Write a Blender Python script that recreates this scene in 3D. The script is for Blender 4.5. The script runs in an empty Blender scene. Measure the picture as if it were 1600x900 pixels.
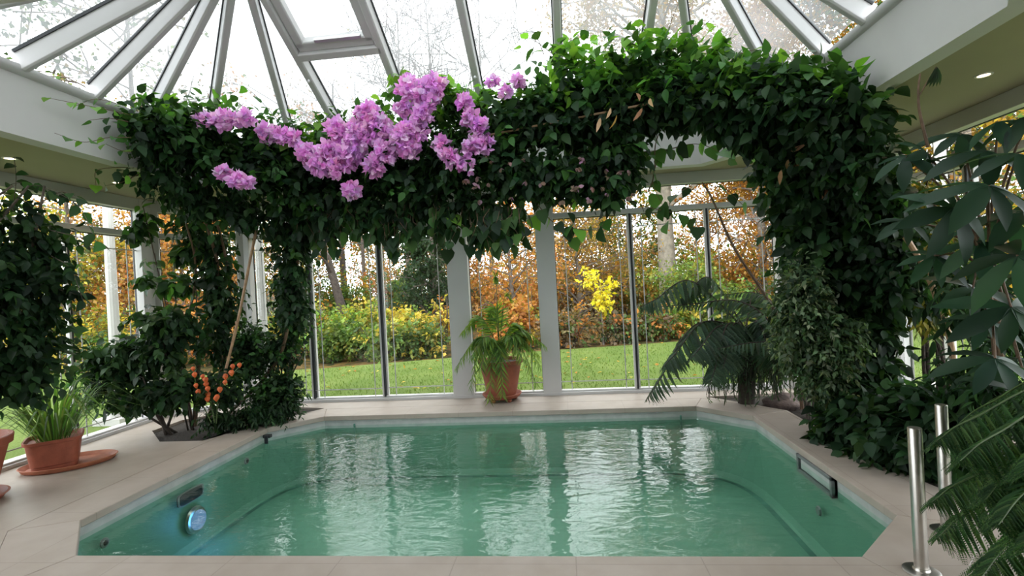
import bpy, math
import numpy as np
from mathutils import Vector, Matrix
from mathutils.geometry import tessellate_polygon

rng = np.random.default_rng(11)
SC = bpy.context.scene
COL = SC.collection
PI = math.pi

# ---------------------------------------------------------------- camera
FPX, ROLL, PITCH, YAW, EYE = 776.25, math.radians(3.02), math.radians(-0.211), math.radians(-5.698), 1.4
FW = np.array([math.sin(YAW) * math.cos(PITCH), math.cos(YAW) * math.cos(PITCH), math.sin(PITCH)])
R0 = np.array([math.cos(YAW), -math.sin(YAW), 0.0])
U0 = np.cross(R0, FW)
CR = R0 * math.cos(ROLL) - U0 * math.sin(ROLL)
CU = R0 * math.sin(ROLL) + U0 * math.cos(ROLL)
cam = bpy.data.cameras.new('camera')
cam.sensor_width = 36.0
cam.lens = FPX / 1600 * 36.0
cam.clip_start = 0.05
cam.clip_end = 400
camo = bpy.data.objects.new('camera', cam)
COL.objects.link(camo)
camo.matrix_world = Matrix(((CR[0], CU[0], -FW[0], 0), (CR[1], CU[1], -FW[1], 0), (CR[2], CU[2], -FW[2], EYE), (0, 0, 0, 1)))
SC.camera = camo


def ray(px, py):
    return FW * FPX + CR * (px - 800) - CU * (py - 450)


def at(px, py, Y):            # where a measured point of the photograph lies at depth Y (metres)
    d = ray(px, py)
    p = d * (Y / d[1])
    return np.array([p[0], p[1], p[2] + EYE])


def atx(px, py, X):
    d = ray(px, py)
    p = d * (X / d[0])
    return np.array([p[0], p[1], p[2] + EYE])


def gx(px, Y):                # world X of an image column at depth Y
    return at(px, 450, Y)[0]


# ---------------------------------------------------------------- materials
MATS = {}


def nodes_of(name):
    m = bpy.data.materials.new(name)
    m.use_nodes = True
    MATS[name] = m
    nt = m.node_tree
    for n in list(nt.nodes):
        nt.nodes.remove(n)
    out = nt.nodes.new('ShaderNodeOutputMaterial')
    return m, nt, out


def N(nt, typ, **kw):
    n = nt.nodes.new(typ)
    for k, v in kw.items():
        if hasattr(n, k):
            setattr(n, k, v)
        else:
            n.inputs[k].default_value = v
    return n


def princ(nt, col=(.8, .8, .8), rough=.5, metal=0.0, spec=.5):
    b = N(nt, 'ShaderNodeBsdfPrincipled')
    b.inputs['Base Color'].default_value = (*col, 1)
    b.inputs['Roughness'].default_value = rough
    b.inputs['Metallic'].default_value = metal
    b.inputs['Specular IOR Level'].default_value = spec
    return b


def coords(nt, scale):
    tc = N(nt, 'ShaderNodeNewGeometry')
    mp = N(nt, 'ShaderNodeMapping')
    mp.inputs['Scale'].default_value = scale if hasattr(scale, '__len__') else (scale,) * 3
    nt.links.new(tc.outputs['Position'], mp.inputs['Vector'])
    return mp


def plain(name, col, rough=.5, metal=0.0, spec=.5, var=.12, scale=8.0, bump=0.0, bscale=40.0):
    m, nt, out = nodes_of(name)
    b = princ(nt, col, rough, metal, spec)
    mp = coords(nt, scale)
    no = N(nt, 'ShaderNodeTexNoise', Scale=1.0, Detail=5.0)
    nt.links.new(mp.outputs[0], no.inputs['Vector'])
    rp = N(nt, 'ShaderNodeValToRGB')
    rp.color_ramp.elements[0].color = (*[c * (1 - var) for c in col], 1)
    rp.color_ramp.elements[1].color = (*[min(1, c * (1 + var)) for c in col], 1)
    rp.color_ramp.elements[0].position = .3
    rp.color_ramp.elements[1].position = .7
    nt.links.new(no.outputs['Fac'], rp.inputs['Fac'])
    nt.links.new(rp.outputs['Color'], b.inputs['Base Color'])
    if bump:
        mp2 = coords(nt, bscale)
        n2 = N(nt, 'ShaderNodeTexNoise', Scale=1.0, Detail=4.0)
        nt.links.new(mp2.outputs[0], n2.inputs['Vector'])
        bp = N(nt, 'ShaderNodeBump', Strength=bump, Distance=.02)
        nt.links.new(n2.outputs['Fac'], bp.inputs['Height'])
        nt.links.new(bp.outputs['Normal'], b.inputs['Normal'])
    nt.links.new(b.outputs[0], out.inputs['Surface'])
    return m


def leafmat(name, rough=.4, spec=.4, trans=.35, boost=1.6):
    m, nt, out = nodes_of(name)
    a = N(nt, 'ShaderNodeAttribute', attribute_name='tint')
    b = princ(nt, rough=rough, spec=spec)
    nt.links.new(a.outputs['Color'], b.inputs['Base Color'])
    t = N(nt, 'ShaderNodeBsdfTranslucent')
    g = N(nt, 'ShaderNodeMixRGB', blend_type='MULTIPLY')
    g.inputs[0].default_value = 1.0
    g.inputs[2].default_value = (boost * 1.15, boost * 1.2, boost * (.45 if name != 'petal' else 1.1), 1)
    nt.links.new(a.outputs['Color'], g.inputs[1])
    nt.links.new(g.outputs[0], t.inputs['Color'])
    mx = N(nt, 'ShaderNodeMixShader')
    mx.inputs[0].default_value = trans
    nt.links.new(b.outputs[0], mx.inputs[1])
    nt.links.new(t.outputs[0], mx.inputs[2])
    nt.links.new(mx.outputs[0], out.inputs['Surface'])
    return m


def front_only(nt, fr, mx):     # no total reflection when a ray leaves a pane through its far face
    g = N(nt, 'ShaderNodeNewGeometry')
    iv = N(nt, 'ShaderNodeMath', operation='SUBTRACT')
    iv.inputs[0].default_value = 1.0
    nt.links.new(g.outputs['Backfacing'], iv.inputs[1])
    mu = N(nt, 'ShaderNodeMath', operation='MULTIPLY')
    nt.links.new(fr.outputs[0], mu.inputs[0]); nt.links.new(iv.outputs[0], mu.inputs[1])
    nt.links.new(mu.outputs[0], mx.inputs[0])


def glassmat(name, tint=(.96, .98, .97), ior=1.45, dirt=0.0):
    m, nt, out = nodes_of(name)
    tr = N(nt, 'ShaderNodeBsdfTransparent')
    tr.inputs[0].default_value = (*tint, 1)
    gl = N(nt, 'ShaderNodeBsdfGlossy')
    gl.inputs['Roughness'].default_value = 0.0
    fr = N(nt, 'ShaderNodeFresnel', IOR=ior)
    mx = N(nt, 'ShaderNodeMixShader')
    front_only(nt, fr, mx)
    if dirt:                       # weathered film on the panes
        tl = N(nt, 'ShaderNodeBsdfTranslucent')
        tl.inputs[0].default_value = (.9, .92, .93, 1)
        no = N(nt, 'ShaderNodeTexNoise', Scale=1.0, Detail=5.0)
        nt.links.new(coords(nt, 1.1).outputs[0], no.inputs['Vector'])
        mr = N(nt, 'ShaderNodeMapRange')
        mr.inputs['From Min'].default_value = .3; mr.inputs['From Max'].default_value = .7
        mr.inputs['To Min'].default_value = dirt * .5; mr.inputs['To Max'].default_value = dirt * 1.6
        nt.links.new(no.outputs['Fac'], mr.inputs['Value'])
        m2 = N(nt, 'ShaderNodeMixShader')
        nt.links.new(mr.outputs[0], m2.inputs[0])
        nt.links.new(tr.outputs[0], m2.inputs[1]); nt.links.new(tl.outputs[0], m2.inputs[2])
        tr = m2
    nt.links.new(tr.outputs[0], mx.inputs[1])
    nt.links.new(gl.outputs[0], mx.inputs[2])
    nt.links.new(mx.outputs[0], out.inputs['Surface'])
    return m


def tilemat(name, c1, c2, joint, bw, bh, mortar, rough, rot=0.0):
    m, nt, out = nodes_of(name)
    b = princ(nt, c1, rough, 0, .35)
    mp = coords(nt, 1.0)
    mp.inputs['Rotation'].default_value = (0, 0, rot)
    br = N(nt, 'ShaderNodeTexBrick')
    br.offset = 0.0
    br.inputs['Color1'].default_value = (*c1, 1)
    br.inputs['Color2'].default_value = (*c2, 1)
    br.inputs['Mortar'].default_value = (*joint, 1)
    br.inputs['Scale'].default_value = 1.0
    br.inputs['Mortar Size'].default_value = mortar
    br.inputs['Mortar Smooth'].default_value = .3
    br.inputs['Brick Width'].default_value = bw
    br.inputs['Row Height'].default_value = bh
    nt.links.new(mp.outputs[0], br.inputs['Vector'])
    no = N(nt, 'ShaderNodeTexNoise', Scale=3.0, Detail=6.0)
    mp2 = coords(nt, 1.6)
    nt.links.new(mp2.outputs[0], no.inputs['Vector'])
    rp = N(nt, 'ShaderNodeValToRGB')
    rp.color_ramp.elements[0].position = .3
    rp.color_ramp.elements[0].color = (.86, .84, .81, 1)
    rp.color_ramp.elements[1].position = .72
    rp.color_ramp.elements[1].color = (1, 1, 1, 1)
    nt.links.new(no.outputs['Fac'], rp.inputs['Fac'])
    mu = N(nt, 'ShaderNodeMixRGB', blend_type='MULTIPLY')
    mu.inputs[0].default_value = 1.0
    nt.links.new(br.outputs['Color'], mu.inputs[1])
    nt.links.new(rp.outputs['Color'], mu.inputs[2])
    nt.links.new(mu.outputs[0], b.inputs['Base Color'])
    bp = N(nt, 'ShaderNodeBump', Strength=.25, Distance=.004)
    bp.invert = True
    nt.links.new(br.outputs['Fac'], bp.inputs['Height'])
    nt.links.new(bp.outputs['Normal'], b.inputs['Normal'])
    nt.links.new(b.outputs[0], out.inputs['Surface'])
    return m


WHITE = plain('white_frame', (.55, .54, .535), .3, var=.04, scale=2)
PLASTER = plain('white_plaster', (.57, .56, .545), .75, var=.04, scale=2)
SOFFIT = plain('dim_cream_soffit', (.29, .26, .165), .6, var=.05, scale=1.5)  # cream paint; the dim, yellowish light up there is put into the colour
COLUMN = plain('column_render', (.46, .45, .43), .75, var=.05, scale=3)
GASKET = plain('black_gasket', (.02, .022, .025), .4)
ALU = plain('brushed_aluminium', (.6, .6, .6), .3, .9, var=.05)
STEEL = plain('stainless_steel', (.56, .53, .49), .3, 1.0, var=.05, scale=30)
TERRA = plain('terracotta', (.29, .075, .038), .6, var=.15, scale=14, bump=.15)
TERRA2 = plain('terracotta_pale', (.36, .12, .06), .65, var=.2, scale=12, bump=.15)
SOIL = plain('dark_soil', (.028, .02, .014), .95, var=.5, scale=30, bump=1.0, bscale=50)
BARK = plain('grey_bark', (.13, .105, .085), .9, var=.4, scale=9, bump=.8, bscale=30)
BARKD = plain('dark_bark', (.055, .042, .033), .9, var=.4, scale=12, bump=.8, bscale=30)
CANE = plain('bamboo', (.33, .20, .11), .5, var=.25, scale=20)
STEMG = plain('green_stem', (.07, .12, .03), .5, var=.3, scale=20)
STEMB = plain('brown_stem', (.12, .07, .04), .7, var=.35, scale=20, bump=.4)
ROCK = plain('rough_stone', (.12, .085, .075), .85, var=.5, scale=14, bump=1.0, bscale=25)
BLACK = plain('black_plastic', (.02, .022, .024), .4)
GREYP = plain('grey_plastic', (.16, .17, .17), .4)
STRING = plain('pale_string', (.6, .58, .5), .8)
HOUSEW = plain('far_render', (.6, .6, .6), .8)
GLASS = glassmat('window_glass', (.975, .985, .98))
RGLASS = glassmat('roof_glass', (.63, .645, .645), dirt=.09)
LEAF = leafmat('leaf_glossy', .45, .22, .30, 1.9)
LEAFS = leafmat('leaf_soft', .55, .2, .35, 1.8)
LEAFA = leafmat('leaf_autumn', .7, .15, .4, 1.25)
PETAL = leafmat('petal', .7, .15, .35, 1.0)
FLOOR = tilemat('pale_limestone_tiles', (.405, .347, .30), (.39, .335, .288), (.365, .31, .268), .92, .62, .0035, .42)
TERRACE = tilemat('white_terrace_tiles', (.62, .61, .59), (.60, .59, .57), (.45, .43, .4), .4, .4, .006, .7)
COPING = tilemat('coping_slabs', (.415, .352, .305), (.40, .34, .293), (.34, .285, .245), .62, .62, .0035, .45)
PSHELL = plain('pool_liner', (.135, .275, .205), .5, var=.06, scale=1.2)
WBAND = plain('grey_waterline_band', (.44, .44, .43), .5, var=.12, scale=9)


def mat_lawn():
    m, nt, out = nodes_of('lawn_grass')
    b = princ(nt, rough=.9, spec=.1)
    n1 = N(nt, 'ShaderNodeTexNoise', Scale=1.0, Detail=6.0)
    nt.links.new(coords(nt, 1.3).outputs[0], n1.inputs['Vector'])
    r = N(nt, 'ShaderNodeValToRGB')
    r.color_ramp.elements[0].position = .32
    r.color_ramp.elements[0].color = (.074, .116, .023, 1)
    r.color_ramp.elements[1].position = .7
    r.color_ramp.elements[1].color = (.116, .154, .038, 1)
    nt.links.new(n1.outputs['Fac'], r.inputs['Fac'])
    nt.links.new(r.outputs['Color'], b.inputs['Base Color'])
    n2 = N(nt, 'ShaderNodeTexNoise', Scale=1.0, Detail=3.0)
    nt.links.new(coords(nt, 30).outputs[0], n2.inputs['Vector'])
    bp = N(nt, 'ShaderNodeBump', Strength=.8, Distance=.03)
    nt.links.new(n2.outputs['Fac'], bp.inputs['Height'])
    nt.links.new(bp.outputs['Normal'], b.inputs['Normal'])
    nt.links.new(b.outputs[0], out.inputs['Surface'])
    return m


def mat_litter():
    m, nt, out = nodes_of('leaf_litter')
    b = princ(nt, rough=.95, spec=.1)
    v = N(nt, 'ShaderNodeTexVoronoi', Scale=1.0)
    nt.links.new(coords(nt, 7).outputs[0], v.inputs['Vector'])
    r = N(nt, 'ShaderNodeValToRGB')
    els = r.color_ramp.elements
    els[0].color = (.022, .022, .009, 1)
    els[1].color = (.10, .055, .022, 1)
    e = els.new(.35); e.color = (.037, .04, .013, 1)
    e = els.new(.6); e.color = (.075, .045, .016, 1)
    e = els.new(.8); e.color = (.125, .08, .022, 1)
    sp = N(nt, 'ShaderNodeSeparateColor')
    nt.links.new(v.outputs['Color'], sp.inputs[0])
    nt.links.new(sp.outputs[0], r.inputs['Fac'])
    nt.links.new(r.outputs['Color'], b.inputs['Base Color'])
    nt.links.new(b.outputs[0], out.inputs['Surface'])
    return m


def mat_water():
    m, nt, out = nodes_of('pool_water')
    tr = N(nt, 'ShaderNodeBsdfTransparent')
    tr.inputs[0].default_value = (.82, .95, .885, 1)
    gl = N(nt, 'ShaderNodeBsdfGlossy')
    gl.inputs['Roughness'].default_value = .015
    fr = N(nt, 'ShaderNodeFresnel', IOR=1.333)
    mx = N(nt, 'ShaderNodeMixShader')
    mp = coords(nt, (5.5, 11.0, 1))
    n1 = N(nt, 'ShaderNodeTexNoise', Scale=1.0, Detail=2.5)
    n1.inputs['Distortion'].default_value = .6
    nt.links.new(mp.outputs[0], n1.inputs['Vector'])
    mp2 = coords(nt, (1.1, 1.5, 1))
    n2 = N(nt, 'ShaderNodeTexNoise', Scale=1.0, Detail=1.0)
    nt.links.new(mp2.outputs[0], n2.inputs['Vector'])
    ad = N(nt, 'ShaderNodeMath', operation='MULTIPLY_ADD')
    ad.inputs[1].default_value = 1.4
    nt.links.new(n2.outputs['Fac'], ad.inputs[0])
    nt.links.new(n1.outputs['Fac'], ad.inputs[2])
    bp = N(nt, 'ShaderNodeBump', Strength=.27, Distance=.02)
    nt.links.new(ad.outputs[0], bp.inputs['Height'])
    nt.links.new(bp.outputs['Normal'], gl.inputs['Normal'])
    nt.links.new(bp.outputs['Normal'], fr.inputs['Normal'])
    front_only(nt, fr, mx)
    nt.links.new(tr.outputs[0], mx.inputs[1])
    nt.links.new(gl.outputs[0], mx.inputs[2])
    nt.links.new(mx.outputs[0], out.inputs['Surface'])
    return m


def mat_emit(name, col, s):
    m, nt, out = nodes_of(name)
    e = N(nt, 'ShaderNodeEmission')
    e.inputs[0].default_value = (*col, 1)
    e.inputs[1].default_value = s
    nt.links.new(e.outputs[0], out.inputs['Surface'])
    return m


LAWN, LITTER, WATER = mat_lawn(), mat_litter(), mat_water()
LAMP = mat_emit('warm_lamp', (1, .78, .48), 9.0)
POOLLAMP = mat_emit('blue_pool_lamp', (.30, .55, .95), .5)

# ---------------------------------------------------------------- object helpers


def tag(o, label=None, cat=None, group=None, kind=None):
    if label: o['label'] = label
    if cat: o['category'] = cat
    if group: o['group'] = group
    if kind: o['kind'] = kind
    return o


def empty(name, loc=(0, 0, 0), label=None, cat=None, group=None, kind=None):
    o = bpy.data.objects.new(name, None)
    o.empty_display_size = .1
    COL.objects.link(o)
    o.location = [float(c) for c in loc]
    return tag(o, label, cat, group, kind)


def wloc(o):
    l = Vector((0, 0, 0))
    while o is not None:
        l = l + o.location
        o = o.parent
    return np.array(l)


def link_mesh(name, me, mat, parent=None, base=None):
    me.materials.append(mat)
    o = bpy.data.objects.new(name, me)
    COL.objects.link(o)
    if parent is not None:
        o.parent = parent
    elif base is not None:
        o.location = base
    return o


class MB:
    """collects shapes in world coordinates; build() links them as one mesh object"""

    def __init__(s):
        s.v, s.f = [], []

    def add(s, vs, fs):
        b = len(s.v)
        s.v.extend([tuple(float(c) for c in v) for v in vs])
        s.f.extend([tuple(b + i for i in f) for f in fs])
        return s

    def box(s, lo, hi):
        x0, y0, z0 = lo; x1, y1, z1 = hi
        return s.add([(x0, y0, z0), (x1, y0, z0), (x1, y1, z0), (x0, y1, z0), (x0, y0, z1), (x1, y0, z1), (x1, y1, z1), (x0, y1, z1)],
                     [(3, 2, 1, 0), (4, 5, 6, 7), (0, 1, 5, 4), (1, 2, 6, 5), (2, 3, 7, 6), (3, 0, 4, 7)])

    def beam(s, a, b, w, h, up=(0, 0, 1), ch=0.0, drop=0.0):
        """bar from a to b, width w across, height h along up (chamfered lower edges by ch); drop lowers it along up"""
        a = np.array(a, float); b = np.array(b, float)
        d = b - a; d /= np.linalg.norm(d)
        up = np.array(up, float); up = up - d * (up @ d); up /= np.linalg.norm(up)
        r = np.cross(d, up)
        if ch:
            prof = [(-w / 2, h / 2), (w / 2, h / 2), (w / 2, -h / 2 + ch), (w / 2 - ch, -h / 2), (-w / 2 + ch, -h / 2), (-w / 2, -h / 2 + ch)]
        else:
            prof = [(-w / 2, h / 2), (w / 2, h / 2), (w / 2, -h / 2), (-w / 2, -h / 2)]
        n = len(prof)
        vs = [a + r * x + up * (y - drop) for x, y in prof] + [b + r * x + up * (y - drop) for x, y in prof]
        fs = [(i, (i + 1) % n, n + (i + 1) % n, n + i) for i in range(n)] + [tuple(range(n - 1, -1, -1)), tuple(range(n, 2 * n))]
        return s.add(vs, fs)

    def tube(s, pts, rad, n=8, caps=True):
        pts = np.array(pts, float)
        k = len(pts)
        rad = np.full(k, rad, float) if np.isscalar(rad) else np.array(rad, float)
        t = np.gradient(pts, axis=0)
        t /= np.linalg.norm(t, axis=1)[:, None] + 1e-9
        ref = np.array([0, 0, 1.0]) if abs(t[0][2]) < .8 else np.array([1.0, 0, 0])
        vs = []
        x = np.cross(ref, t[0]); x /= np.linalg.norm(x)
        for i in range(k):
            x = x - t[i] * (x @ t[i]); x /= np.linalg.norm(x) + 1e-9
            y = np.cross(t[i], x)
            for j in range(n):
                a = 2 * PI * j / n
                vs.append(pts[i] + (x * math.cos(a) + y * math.sin(a)) * rad[i])
        fs = []
        for i in range(k - 1):
            for j in range(n):
                j2 = (j + 1) % n
                fs.append((i * n + j, i * n + j2, (i + 1) * n + j2, (i + 1) * n + j))
        if caps:
            fs.append(tuple(range(n - 1, -1, -1)))
            fs.append(tuple((k - 1) * n + j for j in range(n)))
        return s.add(vs, fs)

    def lathe(s, prof, c, n=32, sx=1.0, sy=1.0, rot=0.0, fn=None):
        """profile of (r, z) turned about the vertical through c"""
        vs = []
        for r, z in prof:
            for j in range(n):
                a = 2 * PI * j / n
                q = fn(a) if fn else 1.0
                x, y = r * q * math.cos(a) * sx, r * q * math.sin(a) * sy
                vs.append((c[0] + x * math.cos(rot) - y * math.sin(rot), c[1] + x * math.sin(rot) + y * math.cos(rot), c[2] + z))
        fs = []
        for i in range(len(prof) - 1):
            for j in range(n):
                j2 = (j + 1) % n
                fs.append((i * n + j, i * n + j2, (i + 1) * n + j2, (i + 1) * n + j))
        if prof[0][0] > 1e-4: fs.append(tuple(range(n - 1, -1, -1)))
        if prof[-1][0] > 1e-4: fs.append(tuple((len(prof) - 1) * n + j for j in range(n)))
        return s.add(vs, fs)

    def prism(s, poly, z0, z1):
        n = len(poly)
        vs = [(x, y, z0) for x, y in poly] + [(x, y, z1) for x, y in poly]
        return s.add(vs, [tuple(range(n - 1, -1, -1)), tuple(range(n, 2 * n))] + [(i, (i + 1) % n, n + (i + 1) % n, n + i) for i in range(n)])

    def slab(s, outer, holes, z0, z1):
        """flat slab with holes"""
        loops = [outer] + holes
        tri = tessellate_polygon([[Vector((x, y, 0)) for x, y in l] for l in loops])
        flat = [p for l in loops for p in l]
        n = len(flat)
        vs = [(x, y, z1) for x, y in flat] + [(x, y, z0) for x, y in flat]
        fs = []
        for t in tri:
            a, b, c = [Vector((*flat[i], 0)) for i in t]
            if (b - a).cross(c - a).z < 0: t = (t[0], t[2], t[1])
            fs.append(tuple(t)); fs.append((n + t[0], n + t[2], n + t[1]))
        o = 0
        for l in loops:
            k = len(l)
            for i in range(k):
                a, b = o + i, o + (i + 1) % k
                fs.append((a, b, n + b, n + a))
            o += k
        return s.add(vs, fs)

    def build(s, name, mat, parent=None, smooth=False, bevel=0.0, sharp=40):
        v = np.array(s.v)
        if parent is not None:
            org = wloc(parent); base = None
        else:
            lo, hi = v.min(0), v.max(0)
            org = np.array([(lo[0] + hi[0]) / 2, (lo[1] + hi[1]) / 2, lo[2]]); base = [float(c) for c in org]
        me = bpy.data.meshes.new(name)
        me.from_pydata([tuple(p) for p in (v - org)], [], s.f)
        me.update()
        import bmesh
        bm = bmesh.new(); bm.from_mesh(me)
        bmesh.ops.recalc_face_normals(bm, faces=bm.faces)
        bm.to_mesh(me); bm.free()
        if smooth:
            me.polygons.foreach_set('use_smooth', [True] * len(me.polygons))
            me.set_sharp_from_angle(angle=math.radians(sharp))
        o = link_mesh(name, me, mat, parent, base)
        if bevel:
            b = o.modifiers.new('bevel', 'BEVEL'); b.width = bevel; b.segments = 2; b.limit_method = 'ANGLE'
        return o


# ---------------------------------------------------------------- leaves
def nrm(a):
    return a / (np.linalg.norm(a, axis=-1, keepdims=True) + 1e-9)


def tmpl(rings, fold=.10, droop=.18, tip=1.0, curlx=0.0):
    """leaf along +Y; rings = [(t, halfwidth)]; returns verts, faces"""
    vs = [(0, 0, 0)]
    for t, w in rings:
        z = -droop * t * t
        vs += [(-w, t, z + fold * w * 2), (0, t, z), (w, t, z + fold * w * 2)]
    vs.append((0, tip, -droop * tip * tip))
    f = [(0, 2, 1), (0, 3, 2)]
    for i in range(len(rings) - 1):
        b = 1 + 3 * i
        f += [(b, b + 1, b + 4, b + 3), (b + 1, b + 2, b + 5, b + 4)]
    b = 1 + 3 * (len(rings) - 1); e = len(vs) - 1
    f += [(b, b + 1, e), (b + 1, b + 2, e)]
    return np.array(vs, float), f


T_OVATE = tmpl([(.12, .20), (.36, .33), (.68, .22)], .12, .22)
T_HEART = tmpl([(.02, .30), (.22, .44), (.5, .38), (.78, .18)], .10, .20)
T_LANCE = tmpl([(.15, .10), (.45, .16), (.75, .10)], .15, .30)
T_SMALL = tmpl([(.4, .25)], .12, .15)
T_LEAFLET = tmpl([(.08, .06), (.3, .13), (.55, .17), (.78, .12)], .10, .34)
T_STRAP = tmpl([(.1, .02), (.5, .022), (.85, .013)], .2, .25)
T_PIN = tmpl([(.3, .10)], .1, .2)
T_DIA = (np.array([(0, 0, 0), (-.3, .45, .06), (0, 1, -.12), (.3, .45, .06)], float), [(0, 3, 2), (0, 2, 1)])
T_BRACT = tmpl([(.2, .34), (.55, .40), (.85, .18)], .2, -.25)


INDOOR = [False]


def clear_of_building(q):
    """True where a leaf at q hangs free: inside the glazed walls, below the soffit or within the lantern"""
    x, y, z = q[:, 0], q[:, 1], q[:, 2]
    ok = (x > XL + .04) & (x < XR - .04) & (y < YB - .04)
    kl = (YB - CSY) / (CBL - XL); kr = (YB - CSY) / (XR - CBR)
    ok &= (y < CSY + kl * (x - XL) - .05) & (y < CSY + kr * (XR - x) - .05)
    ins = np.ones(len(q), bool)
    n = len(eave)
    for i in range(n):
        (ax, ay), (bx, by) = eave[i], eave[(i + 1) % n]
        l = math.hypot(bx - ax, by - ay)
        ins &= ((bx - ax) * (y - ay) - (by - ay) * (x - ax)) / l > .06
    roof = np.minimum(APZ + slope * (y - 3.865), np.minimum(EZ + (APZ - EZ) * (x - FXL) / (-2.5 - FXL), EZ + (APZ - EZ) * (FXR - x) / (FXR - .95))) - .10
    return ok & np.where(ins, z < roof, z < ZS - .03)


class Leaves:
    def __init__(s): s.V, s.F, s.C, s.nv = [], [], [], 0

    def put(s, T, pos, d, up, size, col, wide=None):
        tv, tf = T
        pos = np.asarray(pos, float); n = len(pos)
        if n == 0: return s
        d = nrm(np.asarray(d, float)); up = np.asarray(up, float)
        if INDOOR[0]:
            sz_ = np.broadcast_to(size, (n,)).astype(float)
            k = clear_of_building(pos) & clear_of_building(pos + d * sz_[:, None])
            up = np.broadcast_to(up, (n, 3))
            pos, d, up, size, col = pos[k], d[k], up[k], sz_[k], np.broadcast_to(col, (n, 3))[k]
            n = len(pos)
            if n == 0: return s
        x = nrm(np.cross(d, up)); z = np.cross(x, d)
        size = np.broadcast_to(size, (n,)).astype(float)
        w = size if wide is None else size * wide
        P = pos[:, None, :] + tv[None, :, 0:1] * (w[:, None] * 1)[:, :, None] * x[:, None, :] + (tv[None, :, 1:2] * size[:, None, None]) * d[:, None, :] + (tv[None, :, 2:3] * size[:, None, None]) * z[:, None, :]
        s.V.append(P.reshape(-1, 3))
        s.F.append((np.arange(n) * len(tv) + s.nv, tf))
        s.C.append(np.repeat(np.broadcast_to(col, (n, 3)), len(tv), axis=0))
        s.nv += n * len(tv)
        return s

    def build(s, name, mat, parent=None, base=None):
        V = np.concatenate(s.V); C = np.concatenate(s.C)
        org = wloc(parent) if parent is not None else (np.array([V[:, 0].mean(), V[:, 1].mean(), V[:, 2].min()]) if base is None else np.array(base))
        loops, starts, totals, cur = [], [], [], 0
        for offs, tf in s.F:
            for f in tf:
                a = offs[:, None] + np.array(f)[None, :]
                loops.append(a.ravel())
                k = len(f)
                starts.append(cur + np.arange(len(offs)) * k)
                cur += len(offs) * k
        loops = np.concatenate(loops).astype(np.int32); starts = np.concatenate(starts).astype(np.int32)
        me = bpy.data.meshes.new(name)
        me.vertices.add(len(V)); me.vertices.foreach_set('co', (V - org).astype(np.float32).ravel())
        me.loops.add(len(loops)); me.loops.foreach_set('vertex_index', loops)
        me.polygons.add(len(starts)); me.polygons.foreach_set('loop_start', starts)
        me.update(calc_edges=True)
        at_ = me.attributes.new('tint', 'FLOAT_COLOR', 'POINT')
        at_.data.foreach_set('color', np.concatenate([C, np.ones((len(C), 1))], 1).astype(np.float32).ravel())
        me.validate()
        return link_mesh(name, me, mat, parent, None if parent is not None else [float(c) for c in org])


KC = 1.0


def palette(cols, n, jit=.18):
    cols = np.array(cols, float) * KC
    c = cols[rng.integers(0, len(cols), n)]
    return np.clip(c * (1 + jit * rng.standard_normal((n, 1))) * (1 + .06 * rng.standard_normal((n, 3))), .002, .95)


KR, KN, KS = .60, .95, .74      # overall fullness of the indoor plants


def mass(L, T, path, n, k=6, tl=.32, size=.12, cols=((.04, .1, .025),), droop=.5, out=1.0, upn=.8, squash=1.0, shell=.45, lump=.28, jit=.2, wide=None):
    """n twigs of k leaves each in a lumpy tube along path = [(x,y,z,r)]"""
    P = np.array(path, float)
    P[:, 3] *= KR; n = max(4, int(n * KN)); tl = tl * (.35 + .5 * KR); size = size * KS
    if len(P) == 1: P = np.vstack([P, P + [1e-3, 0, 1e-3, 0]])
    seg = np.linalg.norm(np.diff(P[:, :3], axis=0), axis=1) + (P[1:, 3] + P[:-1, 3]) * .5
    si = rng.choice(len(seg), n, p=seg / seg.sum()); u = rng.random(n)
    ends = rng.random(n)
    c = P[si] * (1 - u)[:, None] + P[si + 1] * u[:, None]
    o = nrm(rng.standard_normal((n, 3))); o[:, 2] *= squash
    ph = rng.random(3) * 6
    nz = np.sin(c[:, 0] * 5.1 + o[:, 0] * 2.3 + ph[0]) + np.sin(c[:, 1] * 4.3 + o[:, 1] * 2.9 + ph[1]) + np.sin(c[:, 2] * 5.7 + o[:, 2] * 2.5 + ph[2])
    R = c[:, 3] * (1 + lump * nz / 2)
    st = c[:, :3] + o * (R * rng.random(n) ** shell)[:, None]
    td = nrm(o * out + rng.standard_normal((n, 3)) * .6 + np.array([0, 0, -droop]))
    j = np.arange(k) / max(1, k - 1)
    pos = st[:, None, :] + td[:, None, :] * (j[None, :, None] * tl * (.6 + .8 * rng.random((n, 1, 1))))
    side = nrm(np.cross(td, nrm(rng.standard_normal((n, 3)))))
    sgn = np.where(np.arange(k) % 2 == 0, 1.0, -1.0)
    ld = td[:, None, :] * .7 + side[:, None, :] * sgn[None, :, None] * .9 + rng.standard_normal((n, k, 3)) * .3 + np.array([0, 0, -droop * .8])
    un = np.array([0, 0, upn]) + o[:, None, :] * .18 + rng.standard_normal((n, k, 3)) * .42
    m = n * k
    colt = np.repeat(palette(cols, n, jit), k, axis=0) * (1 + .12 * rng.standard_normal((m, 1)))
    sz = size * (.6 + .7 * rng.random(m))
    L.put(T, pos.reshape(m, 3), ld.reshape(m, 3), un.reshape(m, 3), sz, np.clip(colt, .003, .95), wide)
    return L


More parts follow.
